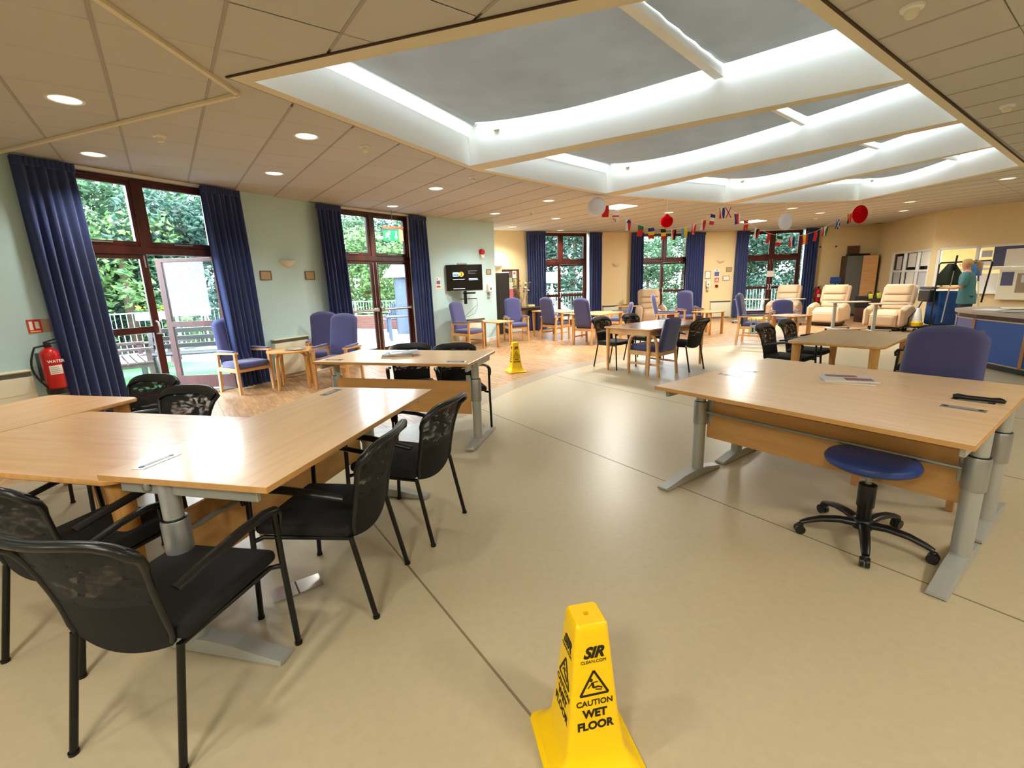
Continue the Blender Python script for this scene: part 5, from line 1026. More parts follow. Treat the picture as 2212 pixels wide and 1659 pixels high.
# black crate with yellow-green cloths behind the recliners
t = thing('storage_crate', 'black crate holding yellow-green cloths between the middle and end recliners', 'crate', (10.85, 14.1, 0), .3); MB().rbox(-.32, .32, -.2, .2, .45, .78, .02, 2).build('box', M['black'], t); MB().rbox(-.3, .3, -.18, .18, .0, .45, .01, 1).build('stand', M['dark'], t)
for x, h_ in ((-.22, .12), (.12, .14)): mb = MB(); pillow(mb, lambda u, v: ((x + (u - .5) * .16, -.21 + .02 * v, .70 + h_ * 1.2 * v), (0, 1, 0)), 6, 6, .05, 4); mb.build('cloth', mat('lime_cloth_%d' % (x * 100), (196, 200, 60), .9), t, smooth=60)
for x in (-.12, .2): mb = MB(); mb.tube([(x - .1, -.12, .76), (x - .08, -.1, .88), (x + .02, -.1, .90), (x + .08, -.12, .77)], .012, 6); mb.build('strap', M['black'], t, smooth=50)
# blue bins or chair behind C: none

# ------------------------------------------------------------------ reception counter
t = thing('reception_counter', 'curved low reception counter with blue panels and dark plinth', 'counter', (0, 0, 0)); P = [(6.98, 4.6), (7.06, 6.3), (7.24, 7.25), (7.42, 7.72), (7.72, 8.05), (8.1, 8.2), (8.5, 8.1), (8.62, 7.7), (8.3, 6.6), (8.15, 4.6)]
def inset(P, d):
    c = Vector((7.75, 6.4)); return [tuple(Vector(p) + (c - Vector(p)).normalized() * d) for p in P]
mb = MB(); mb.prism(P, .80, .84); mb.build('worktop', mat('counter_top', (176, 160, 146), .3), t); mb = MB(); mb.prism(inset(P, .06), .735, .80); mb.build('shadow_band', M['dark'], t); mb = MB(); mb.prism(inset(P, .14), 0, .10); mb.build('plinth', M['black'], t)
Q = inset(P, .05)
for k in range(len(Q)):
    a, b = Vector((*Q[k], 0)), Vector((*Q[(k + 1) % len(Q)], 0)); d = (b - a).normalized()
    m_ = M['purple'] if 2 <= k <= 5 else M['bluep']
    mb = MB(); mb.bar(a + d * .02 + Vector((0, 0, .415)), b - d * .02 + Vector((0, 0, .415)), .02, .62); mb.build('front_panel', m_, t)
    if k in (0, 1, 2, 8): mb = MB(); mb.bar((a.x, a.y, .10), (a.x, a.y, .735), .045, .045, (0, 1, 0)); mb.build('corner_post', M['oak2'], t)
    mb = MB(); mb.bar(a + Vector((0, 0, .728)), b + Vector((0, 0, .728)), .03, .016); mb.build('edge_strip', M['cork'], t); mb = MB(); mb.bar(a + Vector((0, 0, .105)), b + Vector((0, 0, .105)), .03, .016); mb.build('edge_strip', M['cork'], t)
for k, (x, y, a, l, c) in enumerate(((7.72, 7.45, .3, 'white paper nearest the rounded counter end', 'paper'), (7.62, 6.95, -.4, 'bluish paper in the middle of the counter', 'bluew'), (8.15, 7.5, .8, 'cream sheet at the back of the counter', 'cream'), (7.5, 6.5, .1, 'white paper nearest us on the counter', 'paper'))):
    tag(MB().rbox(-.2, .2, -.15, .15, 0, .004, .001, 1).build('paper_sheet', M[c], loc=(x, y, .8405 + k * .0045), rz=a), l, 'paper', 'papers on the counter')
t = thing('counter_tray', 'shallow brown round tray on the counter by the picture edge', 'tray', (7.95, 6.55, .841)); mb = MB(); mb.lathe([(0, 0), (.2, 0), (.24, .03), (.23, .03), (.19, .008), (0, .008)], 28); mb.build('dish', M['oak2'], t, smooth=40)

# ------------------------------------------------------------------ staff office windows in the right wall and the room behind
def office(n, p0, p1, s0, s1, posts, z0=.87, z1=2.06):
    q = on(p0, p1, 0); t = struct('window_%d' % n, (q[0], q[1], 0), head(p0, p1)); W = M['white']; mb = MB()
    mb.rbox(s0, s1, .0, .1, z0, z0 + .06, .005, 1); mb.rbox(s0, s1, .0, .1, z1 - .06, z1, .005, 1); mb.rbox(s0, s1, .02, .08, 1.44, 1.50, .005, 1); mb.build('rail', W, t)
    for s_ in posts: MB().rbox(s_ - .035, s_ + .035, .0, .1, z0, z1, .005, 1).build('post', W, t)
    MB().rbox(s0 - .05, s1 + .05, -.07, .02, z0 - .03, z0 + .005, .008, 1).build('sill', W, t)
    pp = sorted(posts)
    for a, b in zip(pp, pp[1:]):
        MB().box(a + .03, b - .03, .045, .051, z0 + .05, 1.45).build('pane', M['ofglass'], t); MB().box(a + .03, b - .03, .045, .051, 1.49, z1 - .05).build('pane', M['ofglass'], t)
    return t
o6 = office(6, R0, R1, 1.06, 3.28, [1.09, 1.85, 2.62, 3.25]); o7 = office(7, R1, R2, .1, 4.3, [.135, .94, 2.05, 3.2, 4.26])
def stuck(par, s_, z, w_, h_, m, y=.038, name='poster'): MB().box(s_ - w_ / 2, s_ + w_ / 2, y, y + .003, z - h_ / 2, z + h_ / 2).build(name, m, par)
gry = mat('poster_grey', (196, 196, 200), .8); sl_ = mat('poster_slate', (82, 88, 120), .8)
for s_, z, w_, h_, m in ((2.25, 1.78, .42, .40, M['paper']), (2.3, 1.62, .3, .06, gry), (2.25, 1.2, .44, .5, M['paper']), (1.5, 1.72, .3, .4, gry), (1.45, 1.2, .4, .5, gry), (2.95, 1.8, .4, .4, M['paper']), (2.95, 1.18, .44, .5, gry)): stuck(o6, s_, z, w_, h_, m)
for s_, z, w_, h_, m in ((1.55, 1.77, .62, .5, sl_), (1.68, 1.72, .42, .42, M['paper']), (1.12, 1.84, .2, .16, gry), (1.15, 1.62, .2, .14, M['paper']), (1.5, 1.1, .9, .5, M['paper'])): stuck(o7, s_, z, w_, h_, m, y=.036 if m is not sl_ else .041)
t = thing('pinboard_panel', 'cream panel with notices standing against the office window', 'board', on(R1, R2, 1.45, -.06, .70), head(R1, R2)); MB().rbox(0, 1.2, -.03, 0, 0, .74, .03, 2).build('panel', M['cream'], t); MB().box(.06, .28, -.034, -.03, .35, .68).build('notice_sheet', sl_, t); MB().box(.34, .95, -.034, -.03, .18, .64).build('notice_sheet', mat('notice_brown', (150, 134, 112), .8), t); MB().box(.42, .9, -.036, -.034, .42, .6).build('notice_sheet', gry, t)
# office room
OFZ = [on(R0, R1, .2, .15), on(R0, R1, .2, 3.6), (15.9, 11.9), on(R1, R2, 4.6, 2.6), on(R1, R2, 4.6, .15)]
mb = MB(); mb.prism(OFZ, -.05, -.002); mb.build('floor_office', M['floor'])['kind'] = 'structure'; mb = MB(); mb.prism(OFZ, 2.6, 2.66); mb.build('ceiling_office', M['white'])['kind'] = 'structure'
oa, ob = V2(*OFZ[1]), V2(*OFZ[2]); oc = V2(*OFZ[3])
wall('wall_office_far', V2(*OFZ[0]), oa, Y2, th=.1); wall('wall_office_window', oa, ob, M['white'], [(1.0, 2.7, .95, 2.15)], th=.12); wall('wall_office_side', ob, oc, Y2, th=.12); wall('wall_office_end', oc, V2(*OFZ[4]), Y2, th=.1)
ow = struct('window_8', (oa.x, oa.y, 0), head(oa, ob)); MB().box(1.0, 2.7, .05, .056, .95, 2.15).build('pane', M['glass'], ow); mb = MB()
for a in ((1.0, 1.05), (2.65, 2.7), (1.82, 1.88)): mb.rbox(a[0], a[1], .02, .09, .95, 2.15, .004, 1)
mb.rbox(1, 2.7, .02, .09, .95, 1.0, .004, 1); mb.rbox(1, 2.7, .02, .09, 2.1, 2.15, .004, 1); mb.build('frame', M['white'], ow)
lc = thing('lace_curtain', 'white lace curtain over the bright window inside the staff office', 'curtain', (oa.x, oa.y, 0), head(oa, ob)); mb = MB(); mb.grid(lambda u, v: (1.0 + 1.7 * u, -.06 + .02 * math.sin(u * 70), 2.14 - (.62 + .06 * math.cos(u * 50)) * v), 60, 4, .003); mb.build('lace', translucent('lace', (238, 240, 240), .6), lc, smooth=60)
l = bpy.data.lights.new('office_lamp', 'AREA'); l.energy = 50 * LAMP; l.size = 1.2; l.color = (1, .95, .85); ofl = thing('office_ceiling_lamp', 'white ceiling lamp inside the staff office', 'ceiling light', (13.6, 12.7, 2.56)); MB().rbox(-.6, .6, -.15, .15, 0, .04, .01, 1).build('housing', M['whitep'], ofl); MB().box(-.57, .57, -.13, .13, -.004, 0).build('diffuser', M['lamppanel'], ofl); lo = bpy.data.objects.new('office_lamp', l); COL.objects.link(lo); lo.parent = ofl; lo.location = (0, 0, -.02)

# ------------------------------------------------------------------ cleaning trolley and cleaner
T = thing('cleaning_trolley', 'cleaner trolley with tall black frame, blue bag and shelf', 'trolley', (10.42, 11.3, 0), -.18)
MB().rbox(-.62, .58, -.24, .24, .12, .16, .02, 2).build('deck', M['black'], T)
for x in (-.55, -.2, .5):
    for y in (-.2, .2): mb = MB(); mb.lathe([(0, -.015), (.05, -.015), (.05, .015), (0, .015)], 14); o = mb.build('wheel', M['black'], T, loc=(x, y, .05), smooth=40); o.rotation_euler = (PI / 2, 0, 0); MB().rbox(x - .012, x + .012, y - .02, y + .02, .05, .12, .004, 1).build('fork', M['steel'], T)
mb = MB(); mb.tube([(-.25, -.2, .14), (-.25, -.2, 1.60), (-.22, -.2, 1.64), (.78, -.2, 1.66), (.82, -.2, 1.62), (.74, -.2, .7)], .018, 8); mb.build('tall_frame', M['blackm'], T, smooth=40); mb = MB(); mb.tube([(-.6, 0, .14), (-.6, 0, .34), (-.42, 0, .60), (-.3, 0, .92)], .016, 8); mb.build('push_handle', M['blackm'], T, smooth=40)
MB().rbox(-.34, .28, -.22, .22, 1.04, 1.09, .015, 2).build('top_shelf', M['black'], T); MB().rbox(-.16, .3, -.22, .2, .18, .98, .04, 3).build('bag', M['cblue'], T, smooth=60); MB().rbox(-.36, -.22, -.2, .2, .74, 1.03, .03, 2).build('side_bin', M['black'], T)
t = thing('green_cloth', 'dark green cloth hanging from the trolley frame', 'cloth', (10.36, 11.07, 1.62), -.18); mb = MB(); pillow(mb, lambda u, v: ((u - .5) * (.14 + .34 * min(1, (1 - v) * 2.2)), .02 * math.sin(u * 12), -.48 + .46 * v), (0, 1, 0)) if False else pillow(mb, lambda u, v: (((u - .5) * (.14 + .34 * min(1, (1 - v) * 2.2)), .02 * math.sin(u * 12), -.5 + .5 * v), (0, 1, 0)), 12, 12, .07, 5); mb.build('fabric', M['dgreen'], t, smooth=60)
t = thing('blue_cloth', 'bright blue cloth hanging on the trolley rail beside the cleaner', 'cloth', (10.92, 11.02, 1.62), -.18); mb = MB(); pillow(mb, lambda u, v: (((u - .5) * .24, .02 * math.sin(u * 9), -.3 + .3 * v), (0, 1, 0)), 10, 8, .06, 4); mb.build('fabric', mat('sky_cloth', (92, 140, 210), .85), t, smooth=60)
for x, z, a, l in ((-.02, 1.8, .1, 'grey mop pole standing in the trolley'), (.66, 1.55, -.2, 'cream mop pole leaning on the trolley')):
    t = thing('mop_pole', l, 'mop', (10.42, 11.3, 0), -.18); mb = MB(); mb.tube([(x - a * .3, -.26, .25), (x + a * .5, -.26, z - .35)], .014, 8); mb.build('pole', M['steelL'] if x < 0 else M['cream'], t, smooth=50); mb = MB(); mb.tube([(x + a * .5, -.26, z - .35), (x + a * .72, -.26, z)], .019, 8); mb.build('grip', M['blackm'] if x < 0 else sl_, t, smooth=50)
t = thing('spray_bottle', 'cream trigger spray bottle on the trolley shelf', 'bottle', (10.28, 11.18, 1.09)); mb = MB(); mb.lathe([(0, 0), (.035, 0), (.035, .09), (.014, .12), (.014, .14), (0, .14)], 14); mb.build('bottle', M['cream'], t, smooth=50); MB().rbox(-.05, .02, -.012, .012, .14, .17, .005, 1).build('trigger', M['cream'], t)
t = thing('yellow_base_bottle', 'tall white container with yellow base on the trolley deck', 'container', (10.0, 11.36, .16)); mb = MB(); mb.lathe([(0, 0), (.12, 0), (.12, .08), (.1, .1), (0, .1)], 18); mb.build('base', M['yellow'], t, smooth=40); mb = MB(); mb.lathe([(.1, .1), (.07, .3), (.035, .42), (0, .43)], 18); mb.build('container', M['whitep'], t, smooth=50)

def person(x, y, rz):
    t = thing('person', 'person with blonde ponytail in a teal tunic seen from behind at the trolley', 'person', (x, y, 0), rz)
    # skeleton: standing, slightly bent, forearms forward
    V = {}; E_ = []
    def j(n, co, r, par=None):
        V[n] = (len(V), co, r)
        if par: E_.append((V[par][0], V[n][0]))
    j('pelvis', (0, 0, .92), (.155, .115)); j('waist', (0, .02, 1.06), (.14, .105), 'pelvis'); j('chest', (0, .04, 1.24), (.16, .115), 'waist'); j('upper', (0, .045, 1.36), (.13, .09), 'chest'); j('neck', (0, .06, 1.44), (.052, .055), 'upper'); j('headb', (-.01, .085, 1.52), (.066, .08), 'neck'); j('headm', (-.015, .095, 1.585), (.074, .092), 'headb'); j('headt', (-.015, .09, 1.64), (.06, .076), 'headm')
    for s, n in ((-1, 'l'), (1, 'r')):
        j(n + 'sh', (s * .17, .04, 1.36), (.062, .06), 'upper'); j(n + 'ua', (s * .215, .05, 1.24), (.05, .05), n + 'sh'); j(n + 'el', (s * .235, .09, 1.10), (.041, .041), n + 'ua'); j(n + 'fa', (s * .21, .22, 1.07), (.037, .036), n + 'el'); j(n + 'wr', (s * .18, .33, 1.08), (.026, .023), n + 'fa'); j(n + 'pa', (s * .17, .40, 1.085), (.032, .016), n + 'wr')
        for k in range(4): dx = (k - 1.5) * .018; L = (.062, .072, .068, .054)[k]; j(n + 'f%d' % k, (s * .17 + dx, .435, 1.083), (.009, .009), n + 'pa'); j(n + 'g%d' % k, (s * .17 + dx, .435 + L * .55, 1.07), (.008, .008), n + 'f%d' % k); j(n + 'h%d' % k, (s * .17 + dx, .435 + L * .85, 1.045), (.007, .007), n + 'g%d' % k)
        j(n + 't0', (s * .17 - s * .035, .375, 1.075), (.011, .011), n + 'pa'); j(n + 't1', (s * .17 - s * .052, .415, 1.06), (.009, .009), n + 't0')
        j(n + 'hp', (s * .085, .0, .86), (.095, .10), 'pelvis'); j(n + 'kn', (s * .095, .03, .48), (.058, .062), n + 'hp'); j(n + 'cf', (s * .1, -.005, .34), (.052, .056), n + 'kn'); j(n + 'an', (s * .1, -.01, .085), (.036, .038), n + 'cf'); j(n + 'ft', (s * .11, .12, .04), (.036, .028), n + 'an')
    me = bpy.data.meshes.new('body'); vs = sorted(V.values()); me.from_pydata([v[1] for v in vs], E_, []); me.materials.append(M['skin']); o = bpy.data.objects.new('body', me); COL.objects.link(o); o.parent = t
    sk = o.modifiers.new('skin', 'SKIN'); sk.use_smooth_shade = True
    for k, v in enumerate(vs): o.data.skin_vertices[0].data[k].radius = v[2]; o.data.skin_vertices[0].data[k].use_root = (k == 0)
    sb = o.modifiers.new('sub', 'SUBSURF'); sb.levels = 1; sb.render_levels = 2
    def loft(secs, name, m, n=24, cap=False):
        mb = MB(); vs_ = []
        for cx, cy, z, a, b in secs: vs_ += [(cx + a * math.cos(2 * PI * i / n), cy + b * math.sin(2 * PI * i / n), z) for i in range(n)]
        mb.add(vs_, [(q * n + i, q * n + (i + 1) % n, (q + 1) * n + (i + 1) % n, (q + 1) * n + i) for q in range(len(secs) - 1) for i in range(n)]); return mb.build(name, m, t, smooth=70)
    loft([(0, -.0, .72, .215, .165), (0, 0, .80, .212, .165), (0, .005, .92, .198, .155), (0, .02, 1.05, .178, .14), (0, .035, 1.2, .195, .15), (0, .045, 1.31, .205, .14), (0, .05, 1.38, .165, .115), (0, .055, 1.425, .085, .08), (0, .06, 1.435, .07, .072)], 'tunic', M['tealt'])
    for s in (-1, 1):
        mb = MB(); mb.tube([(s * .135, .045, 1.37), (s * .185, .045, 1.345), (s * .22, .05, 1.25), (s * .238, .075, 1.13)], [.075, .082, .07, .066], 14, caps=False); mb.build('sleeve', M['tealt'], t, smooth=70)
        loft([(s * .1, 0, .06, .072, .08), (s * .1, 0, .35, .08, .085), (s * .095, .02, .5, .088, .09), (s * .09, .0, .80, .115, .125), (s * .085, .0, .90, .11, .13)], 'trouser_leg', M['trous']); MB().rbox(s * .11 - .05, s * .11 + .05, -.08, .19, 0, .085, .03, 3).build('shoe', M['black'], t, smooth=60)
    def hd(u, v):
        a = 2 * PI * u; ph = PI * (.02 + .60 * v); k = 1.0; r = Vector((math.sin(ph) * math.cos(a), math.sin(ph) * math.sin(a), math.cos(ph)))
        front = max(0, r.y); return (-.015 + r.x * .093, .082 + r.y * .108 * (1 - .16 * front), 1.60 + r.z * .108 + .05 * front * v)
    mb = MB(); mb.grid(hd, 28, 12); mb.build('hair', M['hair'], t, smooth=80)
    mb = MB(); mb.tube([(.0, -.02, 1.64), (.04, -.075, 1.64), (.08, -.11, 1.58), (.09, -.115, 1.50), (.085, -.105, 1.43)], [.028, .046, .05, .04, .012], 14, flat=.85); mb.build('ponytail', M['hair'], t, smooth=80); mb = MB(); mb.tube([(.01, -.03, 1.64), (.03, -.055, 1.642)], .036, 14); mb.build('hair_band', M['black'], t, smooth=60)
    mb = MB(); mb.tube([(-.015, .178, 1.60), (-.015, .205, 1.578), (-.015, .185, 1.565)], [.008, .015, .008], 8); mb.build('nose', M['skin'], t, smooth=70)
    for s in (-1, 1):
        mb = MB(); mb.lathe([(.0, -.011), (.008, -.008), (.011, 0), (.008, .008), (0, .011)], 10, (-.015 + s * .032, .172, 1.602)); mb.build('eye', M['whitep'], t, smooth=80); mb = MB(); mb.tube([(-.015 + s * .092, .075, 1.61), (-.015 + s * .1, .065, 1.59), (-.015 + s * .09, .08, 1.56)], [.012, .016, .009], 8, flat=.6); mb.build('ear', M['skin'], t, smooth=70)
    mb = MB(); mb.tube([(-.04, .178, 1.535), (-.015, .186, 1.533), (.01, .178, 1.535)], .006, 6); mb.build('mouth', mat('lips', (160, 90, 84), .5), t, smooth=60)
person(10.34, 10.55, face(-.62, .78))

# ------------------------------------------------------------------ outdoors
mb = MB(); mb.box(-45, 45, -20, 60, -.30, -.10); mb.build('ground_garden', M['ground'])['kind'] = 'structure'
pt = struct('paving'); MB_p = MB(); MB_p.prism([(-13, 6.0), (-9.6, 14.2), (-6.3, 18.3), (-2.2, 16.2), (-1.4, 13.9), (-6.6, 2.5)], -.10, -.062); MB_p.build('paving_bed', M['mortar'], pt)
sm = MB().rbox(-.294, .294, -.294, .294, -.07, -.03, .006, 1).mesh('slab', M['slab']); bed = [(-12.6, 6.2), (-9.4, 14.0), (-6.3, 17.9), (-2.6, 16.0), (-1.9, 13.6), (-3.9, 9.1), (-4.6, 7.9), (-5.2, 6.7), (-6.9, 3.2)]
dA = (A1 - A0).normalized(); nA = Vector((-dA.y, dA.x)); cnt = 0
for i in range(-8, 26):
    for k in range(0, 14):
        q = A0 + dA * (i * .6 + .3) + nA * (.62 + k * .6)
        if in_poly(q, bed) and cnt < 280: o = bpy.data.objects.new('slab', sm); COL.objects.link(o); o.parent = pt; o.location = (q.x, q.y, random.uniform(-.002, .002)); o.rotation_euler = (0, 0, math.atan2(dA.y, dA.x)); cnt += 1
tf = tag(MB().prism([(-5.05, 7.05), (-4.75, 8.15), (-6.2, 10.2), (-8.4, 10.6), (-8.6, 8.6), (-6.4, 6.9)], -.03, -.012).build('artificial_turf', M['turf']), 'bright green artificial turf patch outside the open glazed door', 'turf')
# garden benches
def plank(mb, *a): mb.rbox(*a, .006, 1)
def gbench(label, x, y, rz, L, m, arms=True, z=-.03, slats=3):
    t = thing('garden_bench', label, 'bench', (x, y, z), rz); hl = L / 2
    for k in range(4): mb = MB(); plank(mb, -hl, hl, -.2 + k * .115, -.1 + k * .115, .41, .445); mb.build('seat_slat', m, t)
    for k in range(slats): mb = MB(); mb.rbox(-hl, hl, -.012, .012, -.045, .045, .006, 1, rot=Matrix.Rotation(-.2, 3, 'X')); o = mb.build('back_slat', m, t, loc=(0, -.24 - .035 * k, .55 + .145 * k))
    for s_ in (-1, 1):
        xs = s_ * (hl - .05)
        for a, b in (((xs, .22, 0), (xs, .20, .64 if arms else .42)), ((xs, -.30, 0), (xs, -.22, .42)), ((xs, -.21, .40), (xs, -.33, .93))): mb = MB(); mb.bar(a, b, .07, .07, (0, 1, 0)); mb.build('leg', m, t)
        mb = MB(); mb.bar((xs, -.25, .38), (xs, .22, .38), .05, .07); mb.build('cross_rail', m, t)
        if arms: mb = MB(); mb.bar((xs, -.30, .655), (xs, .28, .655), .11, .035); mb.build('armrest', m, t)
    return t
gbench('brown garden bench with a broad arm seen through the closed door leaf', -6.72, 8.12, head(V2(0, 0), V2(-.68, .73)) + PI, 1.5, M['bench'])
gbench('dark slatted garden bench seen through the open door', -6.05, 8.85, .28 + PI, 1.7, M['benchd'], False)
t = thing('picnic_table', 'brown picnic table behind the garden benches', 'table', (-8.15, 10.1, -.03), .5)
for k in range(5): mb = MB(); plank(mb, -.95, .95, -.36 + k * .148, -.23 + k * .148, .71, .75); mb.build('top_plank', M['bench'], t)
for s_ in (-1, 1): mb = MB(); plank(mb, -.95, .95, s_ * .72 - .12, s_ * .72 + .12, .42, .46); mb.build('seat_plank', M['bench'], t)
for x in (-.65, .65):
    for s_ in (-1, 1): mb = MB(); mb.bar((x, s_ * .66, 0), (x, s_ * .22, .71), .05, .1, (0, 1, 0)); mb.build('leg', M['bench'], t)
    mb = MB(); mb.bar((x, -.82, .39), (x, .82, .39), .05, .09); mb.build('cross_beam', M['bench'], t)
def railing(label, pts, z0, z1, gap=.12):
    t = thing('metal_railing', label, 'railing', (0, 0, 0)); bars = []
    for a, b in zip(pts, pts[1:]):
        a, b = Vector(a), Vector(b); L = (b - a).length; n = max(1, int(L / gap)); mb = MB(); mb.bar((a.x, a.y, z1), (b.x, b.y, z1), .05, .03); mb.bar((a.x, a.y, z0 + .08), (b.x, b.y, z0 + .08), .04, .02); mb.build('top_and_bottom_rail', M['rail'], t)
        for k in range(n + 1):
            q = a + (b - a) * (k / n); mb = MB(); big = k % 12 == 0; mb.bar((q.x, q.y, z0 - (.05 if big else -.07)), (q.x, q.y, z1), .06 if big else .014, .06 if big else .014, (0, 1, 0)); mb.build('post' if big else 'baluster', M['rail'], t)
railing('pale metal railing at the terrace edge beyond the first glazed doors', [(-11.8, 8.4), (-9.84, 11.48), (-8.3, 14.0)], -.05, 1.05); railing('metal railing on a low brick wall beyond the exit-sign doors', [(-7.3, 18.45), (-5.0, 17.75), (-2.5, 17.3)], .48, .98)
railing('pale metal railing beyond the first far window', [(.6, 21.3), (5.0, 21.3)], -.05, 1.0); railing('pale metal railing beyond the far doors with the notice', [(9.2, 19.9), (14.5, 19.2)], -.05, .95)
bw = struct('wall_garden'); a, b = Vector((-7.3, 18.4)), Vector((-2.5, 17.25)); d = (b - a).normalized(); L = (b - a).length; mb = MB(); mb.bar((a.x, a.y, .18), (b.x, b.y, .18), .19, .56); mb.build('mortar_core', M['mortar'], bw)
bmesh_ = MB().rbox(-.1075, .1075, -.105, .105, -.0325, .0325, .005, 1).mesh('brick', M['brick']); nb_ = 0
for r in range(7):
    for k in range(int(L / .225)):
        q = a + d * (.11 + k * .225 + (.112 if r % 2 else 0)); o = bpy.data.objects.new('brick', bmesh_); COL.objects.link(o); o.parent = bw; o.location = (q.x, q.y, -.05 + r * .075); o.rotation_euler = (0, 0, math.atan2(d.y, d.x)); nb_ += 1
t = thing('planter_trough', 'pale blue planter trough with yellow flowers hung on the terrace railing', 'planter', (-9.25, 12.1, .86), 1.02); mb = MB(); mb.prism([(-.36, -.12), (.36, -.12), (.32, .12), (-.32, .12)], 0, .2); mb.build('trough', M['bluew'], t); mb = MB(); fl2 = MB()
for k in range(70):
    c_ = Vector((random.uniform(-.34, .34), random.uniform(-.12, .12), random.uniform(.18, .36))); n_ = Vector((random.uniform(-1, 1), random.uniform(-1, 1), random.uniform(-.3, 1))).normalized() * .05; x_ = n_.cross(Vector((.3, .5, .8))).normalized() * .035; (fl2 if k % 3 == 0 else mb).add([c_ - n_, c_ + x_, c_ + n_, c_ - x_], [(0, 1, 2, 3)])
mb.build('leaves', M['leafC'], t); fl2.build('flowers', M['flower'], t)
t = thing('folded_airer', 'folded white rotary clothes airer beside the terrace railing', 'airer', (-7.95, 12.2, -.08)); 
for x0, x1 in ((0, .0), (-.05, -.02), (.05, .0)): mb = MB(); mb.tube([(x0 * 2.2, 0, .0 if x0 == 0 else .7), (x1, 0, 1.55)], .014, 6); mb.build('arm', M['whitep'], t)
mb = MB(); mb.lathe([(0, 1.5), (.05, 1.52), (.035, 1.75), (0, 1.8)], 10); mb.build('head', M['whitep'], t, smooth=60)
t = thing('garden_shed', 'blue-grey garden shed with pale roof beyond the exit-sign doors', 'shed', (-2.75, 17.0 - 1.2, -.1), -.1); MB().box(-.85, 1.3, -.7, .9, 0, 1.95).build('walls', M['shed'], t); mb = MB(); mb.add([(-1.15, -.85, 1.88), (1.5, -.85, 1.88), (1.5, .1, 2.3), (-1.15, .1, 2.3), (-1.15, -.85, 1.93), (1.5, -.85, 1.93), (1.5, .1, 2.35), (-1.15, .1, 2.35)], [(0, 3, 2, 1), (4, 5, 6, 7), (0, 1, 5, 4), (2, 3, 7, 6), (0, 4, 7, 3), (1, 2, 6, 5)]); mb.build('roof', M['roof'], t); mb = MB()
for k in range(6): MB().box(-.86 + k * .36, -.845 + k * .36, -.712, -.7, 0, 1.9).build('cladding_strip', M['shed'], t)
t = thing('garden_table', 'grey slatted garden table on the paving beyond the exit-sign doors', 'table', (-3.12, 13.75, -.03), .3); 
for k in range(4): mb = MB(); plank(mb, -.5, .5, -.36 + k * .19, -.2 + k * .19, .66, .69); mb.build('top_plank', M['benchd'], t)
for i in (-1, 1):
    for j in (-1, 1): mb = MB(); mb.bar((i * .42, j * .3, 0), (i * .42, j * .3, .66), .07, .07, (0, 1, 0)); mb.build('leg', M['shed'], t)
t = thing('garden_chair', 'weathered grey garden chair near the low brick wall', 'chair', (-4.25, 16.3, -.03), 2.4); MB().rbox(-.25, .25, -.22, .25, .40, .44, .01, 1).build('seat', M['shed'], t)
for k in range(4): MB().rbox(-.21 + k * .115, -.14 + k * .115, -.25, -.22, .44, .95, .005, 1).build('back_slat', M['shed'], t)
for i in (-1, 1):
    for j in (-1, 1): mb = MB(); mb.bar((i * .23, j * .21, 0), (i * .23, j * .21, .62), .05, .05, (0, 1, 0)); mb.build('leg', M['shed'], t)
t = thing('bird_shelter', 'small pale blue pitched shelter on a post beyond the first far window', 'shelter', (1.88, 20.6, -.1)); mb = MB(); mb.add([(-.4, -.3, 1.55), (.35, -.3, 1.5), (.28, .05, 2.0), (-.35, .05, 2.0), (.35, .4, 1.5), (-.4, .4, 1.55), (-.4, -.3, 1.52), (.35, -.3, 1.47)], [(0, 1, 2, 3), (3, 2, 4, 5), (0, 3, 5), (1, 4, 2), (0, 5, 4, 1)]); mb.build('roof', M['roof'], t); mb = MB(); mb.bar((0, 0, 0), (0, 0, 1.5), .09, .09, (0, 1, 0)); mb.build('post', M['whitep'], t)
# trees and shrubs
def crown_mesh(name, m, H, R, n, leaf, seed, low=.0):
    rnd = random.Random(seed); mb = MB(); cl = []
    for k in range(46):
        a = rnd.uniform(0, 2 * PI); z = rnd.uniform(low, 1); rr_ = R * (1 - .62 * max(0, z - .25) ** 1.2) * rnd.uniform(.35, 1.0); cl.append((Vector((rr_ * math.cos(a), rr_ * math.sin(a), H * (.06 + .94 * z))), R * rnd.uniform(.22, .42)))
    for k in range(n):
        c_, r_k = cl[k % 46]; d_ = Vector((rnd.gauss(0, 1), rnd.gauss(0, 1), rnd.gauss(0, .8))).normalized(); p = c_ + d_ * r_k * rnd.uniform(.6, 1.0)
        t_ = (Vector((rnd.uniform(-1, 1), rnd.uniform(-1, 1), rnd.uniform(-.8, .5)))).normalized(); b_ = t_.cross(d_); 
        if b_.length < .1: continue
        b_ = b_.normalized(); l_ = leaf * rnd.uniform(.7, 1.4); w_ = l_ * rnd.uniform(.4, .62); nn = t_.cross(b_) * (l_ * .15)
        n0 = len(mb.v); mb.v += [p - t_ * l_ * .5, p + b_ * w_ * .5 + nn, p + t_ * l_ * .5, p - b_ * w_ * .5 + nn]; mb.f += [[n0, n0 + 1, n0 + 2, n0 + 3]]; mb.m += [0]
    me = mb.mesh(name, m); me.normals_split_custom_set_from_vertices if False else None; return me
CM = [crown_mesh('crown', M['leafA'], 5.2, 2.3, 7000, .20, 1), crown_mesh('crown', M['leafB'], 6.6, 2.5, 7000, .21, 2), crown_mesh('crown', M['leafC'], 3.2, 1.5, 4200, .16, 3), crown_mesh('crown', M['leafA'], 1.6, 1.1, 2600, .12, 4), crown_mesh('crown', M['leafB'], 4.4, 2.6, 7000, .20, 5)]
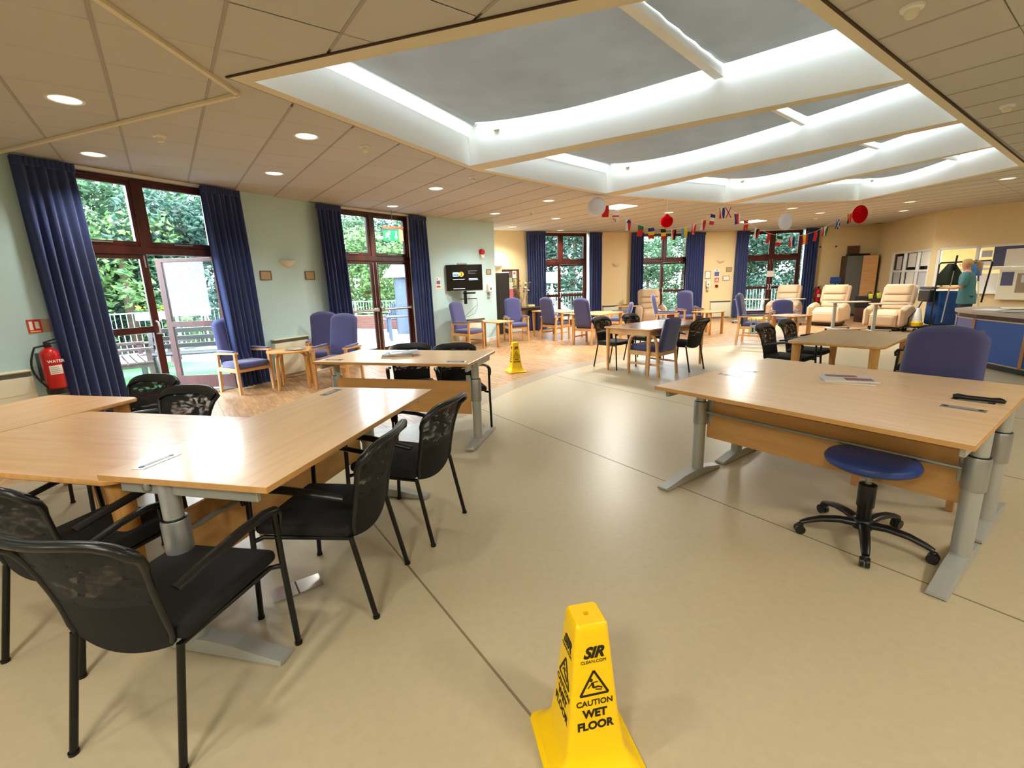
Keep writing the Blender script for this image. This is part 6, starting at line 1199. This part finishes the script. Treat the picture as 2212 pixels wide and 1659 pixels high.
def tree(k, x, y, s, rz, name, label):
    t = thing(name, label, 'tree' if k != 3 else 'shrub', (x, y, -.1), rz, 'trees and shrubs in the garden'); o = bpy.data.objects.new('crown', CM[k]); COL.objects.link(o); o.parent = t; o.scale = (s, s, s)
    mb = MB(); h = (5.2, 6.6, 3.2, 1.6, 4.4)[k] * s; mb.tube([(0, 0, 0), (.06, 0, h * .3), (-.04, .05, h * .6), (.02, 0, h * .85)], [.16 * s, .12 * s, .08 * s, .03 * s], 8); mb.build('trunk', M['bark'], t, smooth=60)
for k, x, y, s, n, l in [(0, -13.2, 12.2, 1.0, 'leafy_tree', 'leafy tree beyond the closed door leaf, behind the navy curtain edge'), (2, -10.6, 13.2, 1.15, 'leafy_bush', 'bright bush just beyond the terrace railing, left'), (0, -12.2, 15.6, 1.05, 'leafy_tree', 'tall mid-green tree in the middle of the first glazed doors'), (4, -10.3, 15.0, .95, 'leafy_bush', 'dark bush behind the white folded airer'), (1, -15.5, 17.5, 1.0, 'dark_tree', 'dark tall tree far behind the first glazed doors'), (4, -9.2, 17.6, 1.05, 'leafy_bush', 'dark bush right of the first glazed doors view'), (1, -11.8, 20.5, .9, 'dark_tree', 'dark tree at the back between the first and second doors'), (0, -16.6, 13.5, 1.1, 'leafy_tree', 'leafy tree at the far left of the garden'),
                         (2, -6.6, 19.8, 1.15, 'leafy_bush', 'bright bush behind the low brick wall, left'), (0, -7.6, 23.0, 1.0, 'leafy_tree', 'tall leafy tree beyond the left exit door leaf'), (2, -4.9, 20.4, 1.0, 'leafy_bush', 'bright bush behind the brick wall beside the shed'), (0, -4.0, 24.0, .95, 'leafy_tree', 'leafy tree behind the blue-grey shed'), (4, -6.0, 26.5, 1.1, 'leafy_bush', 'broad dark bush at the back beyond the exit sign'),
                         (1, 1.2, 24.6, .85, 'dark_tree', 'dark tree filling the left of the first far window'), (4, 3.4, 24.8, 1.15, 'leafy_bush', 'dark bush in the right of the first far window'), (1, 5.0, 28.0, .8, 'dark_tree', 'dark tree between the first and middle far windows'), (0, 7.2, 24.6, .72, 'leafy_tree', 'leafy tree in the middle far window, left'), (0, 9.6, 26.0, .8, 'leafy_tree', 'leafy tree in the middle far window, right'), (3, 5.45, 18.4, .75, 'leafy_shrub', 'bright low shrub at the foot of the middle far window'),
                         (0, 11.6, 25.0, .85, 'leafy_tree', 'leafy tree beyond the left far door with the notice'), (1, 14.6, 26.0, .75, 'dark_tree', 'dark tree beyond the right far door with the notice'), (4, 13.0, 23.4, .95, 'leafy_bush', 'broad bush behind the railing beyond the noticed doors'), (4, 17.4, 25.5, 1.1, 'leafy_bush', 'broad bush at the far right of the garden'), (4, -14.0, 9.6, 1.0, 'leafy_bush', 'broad bush left of the terrace, behind the curtain')]: tree(k, x, y, s, random.uniform(0, 6.28), n, l)
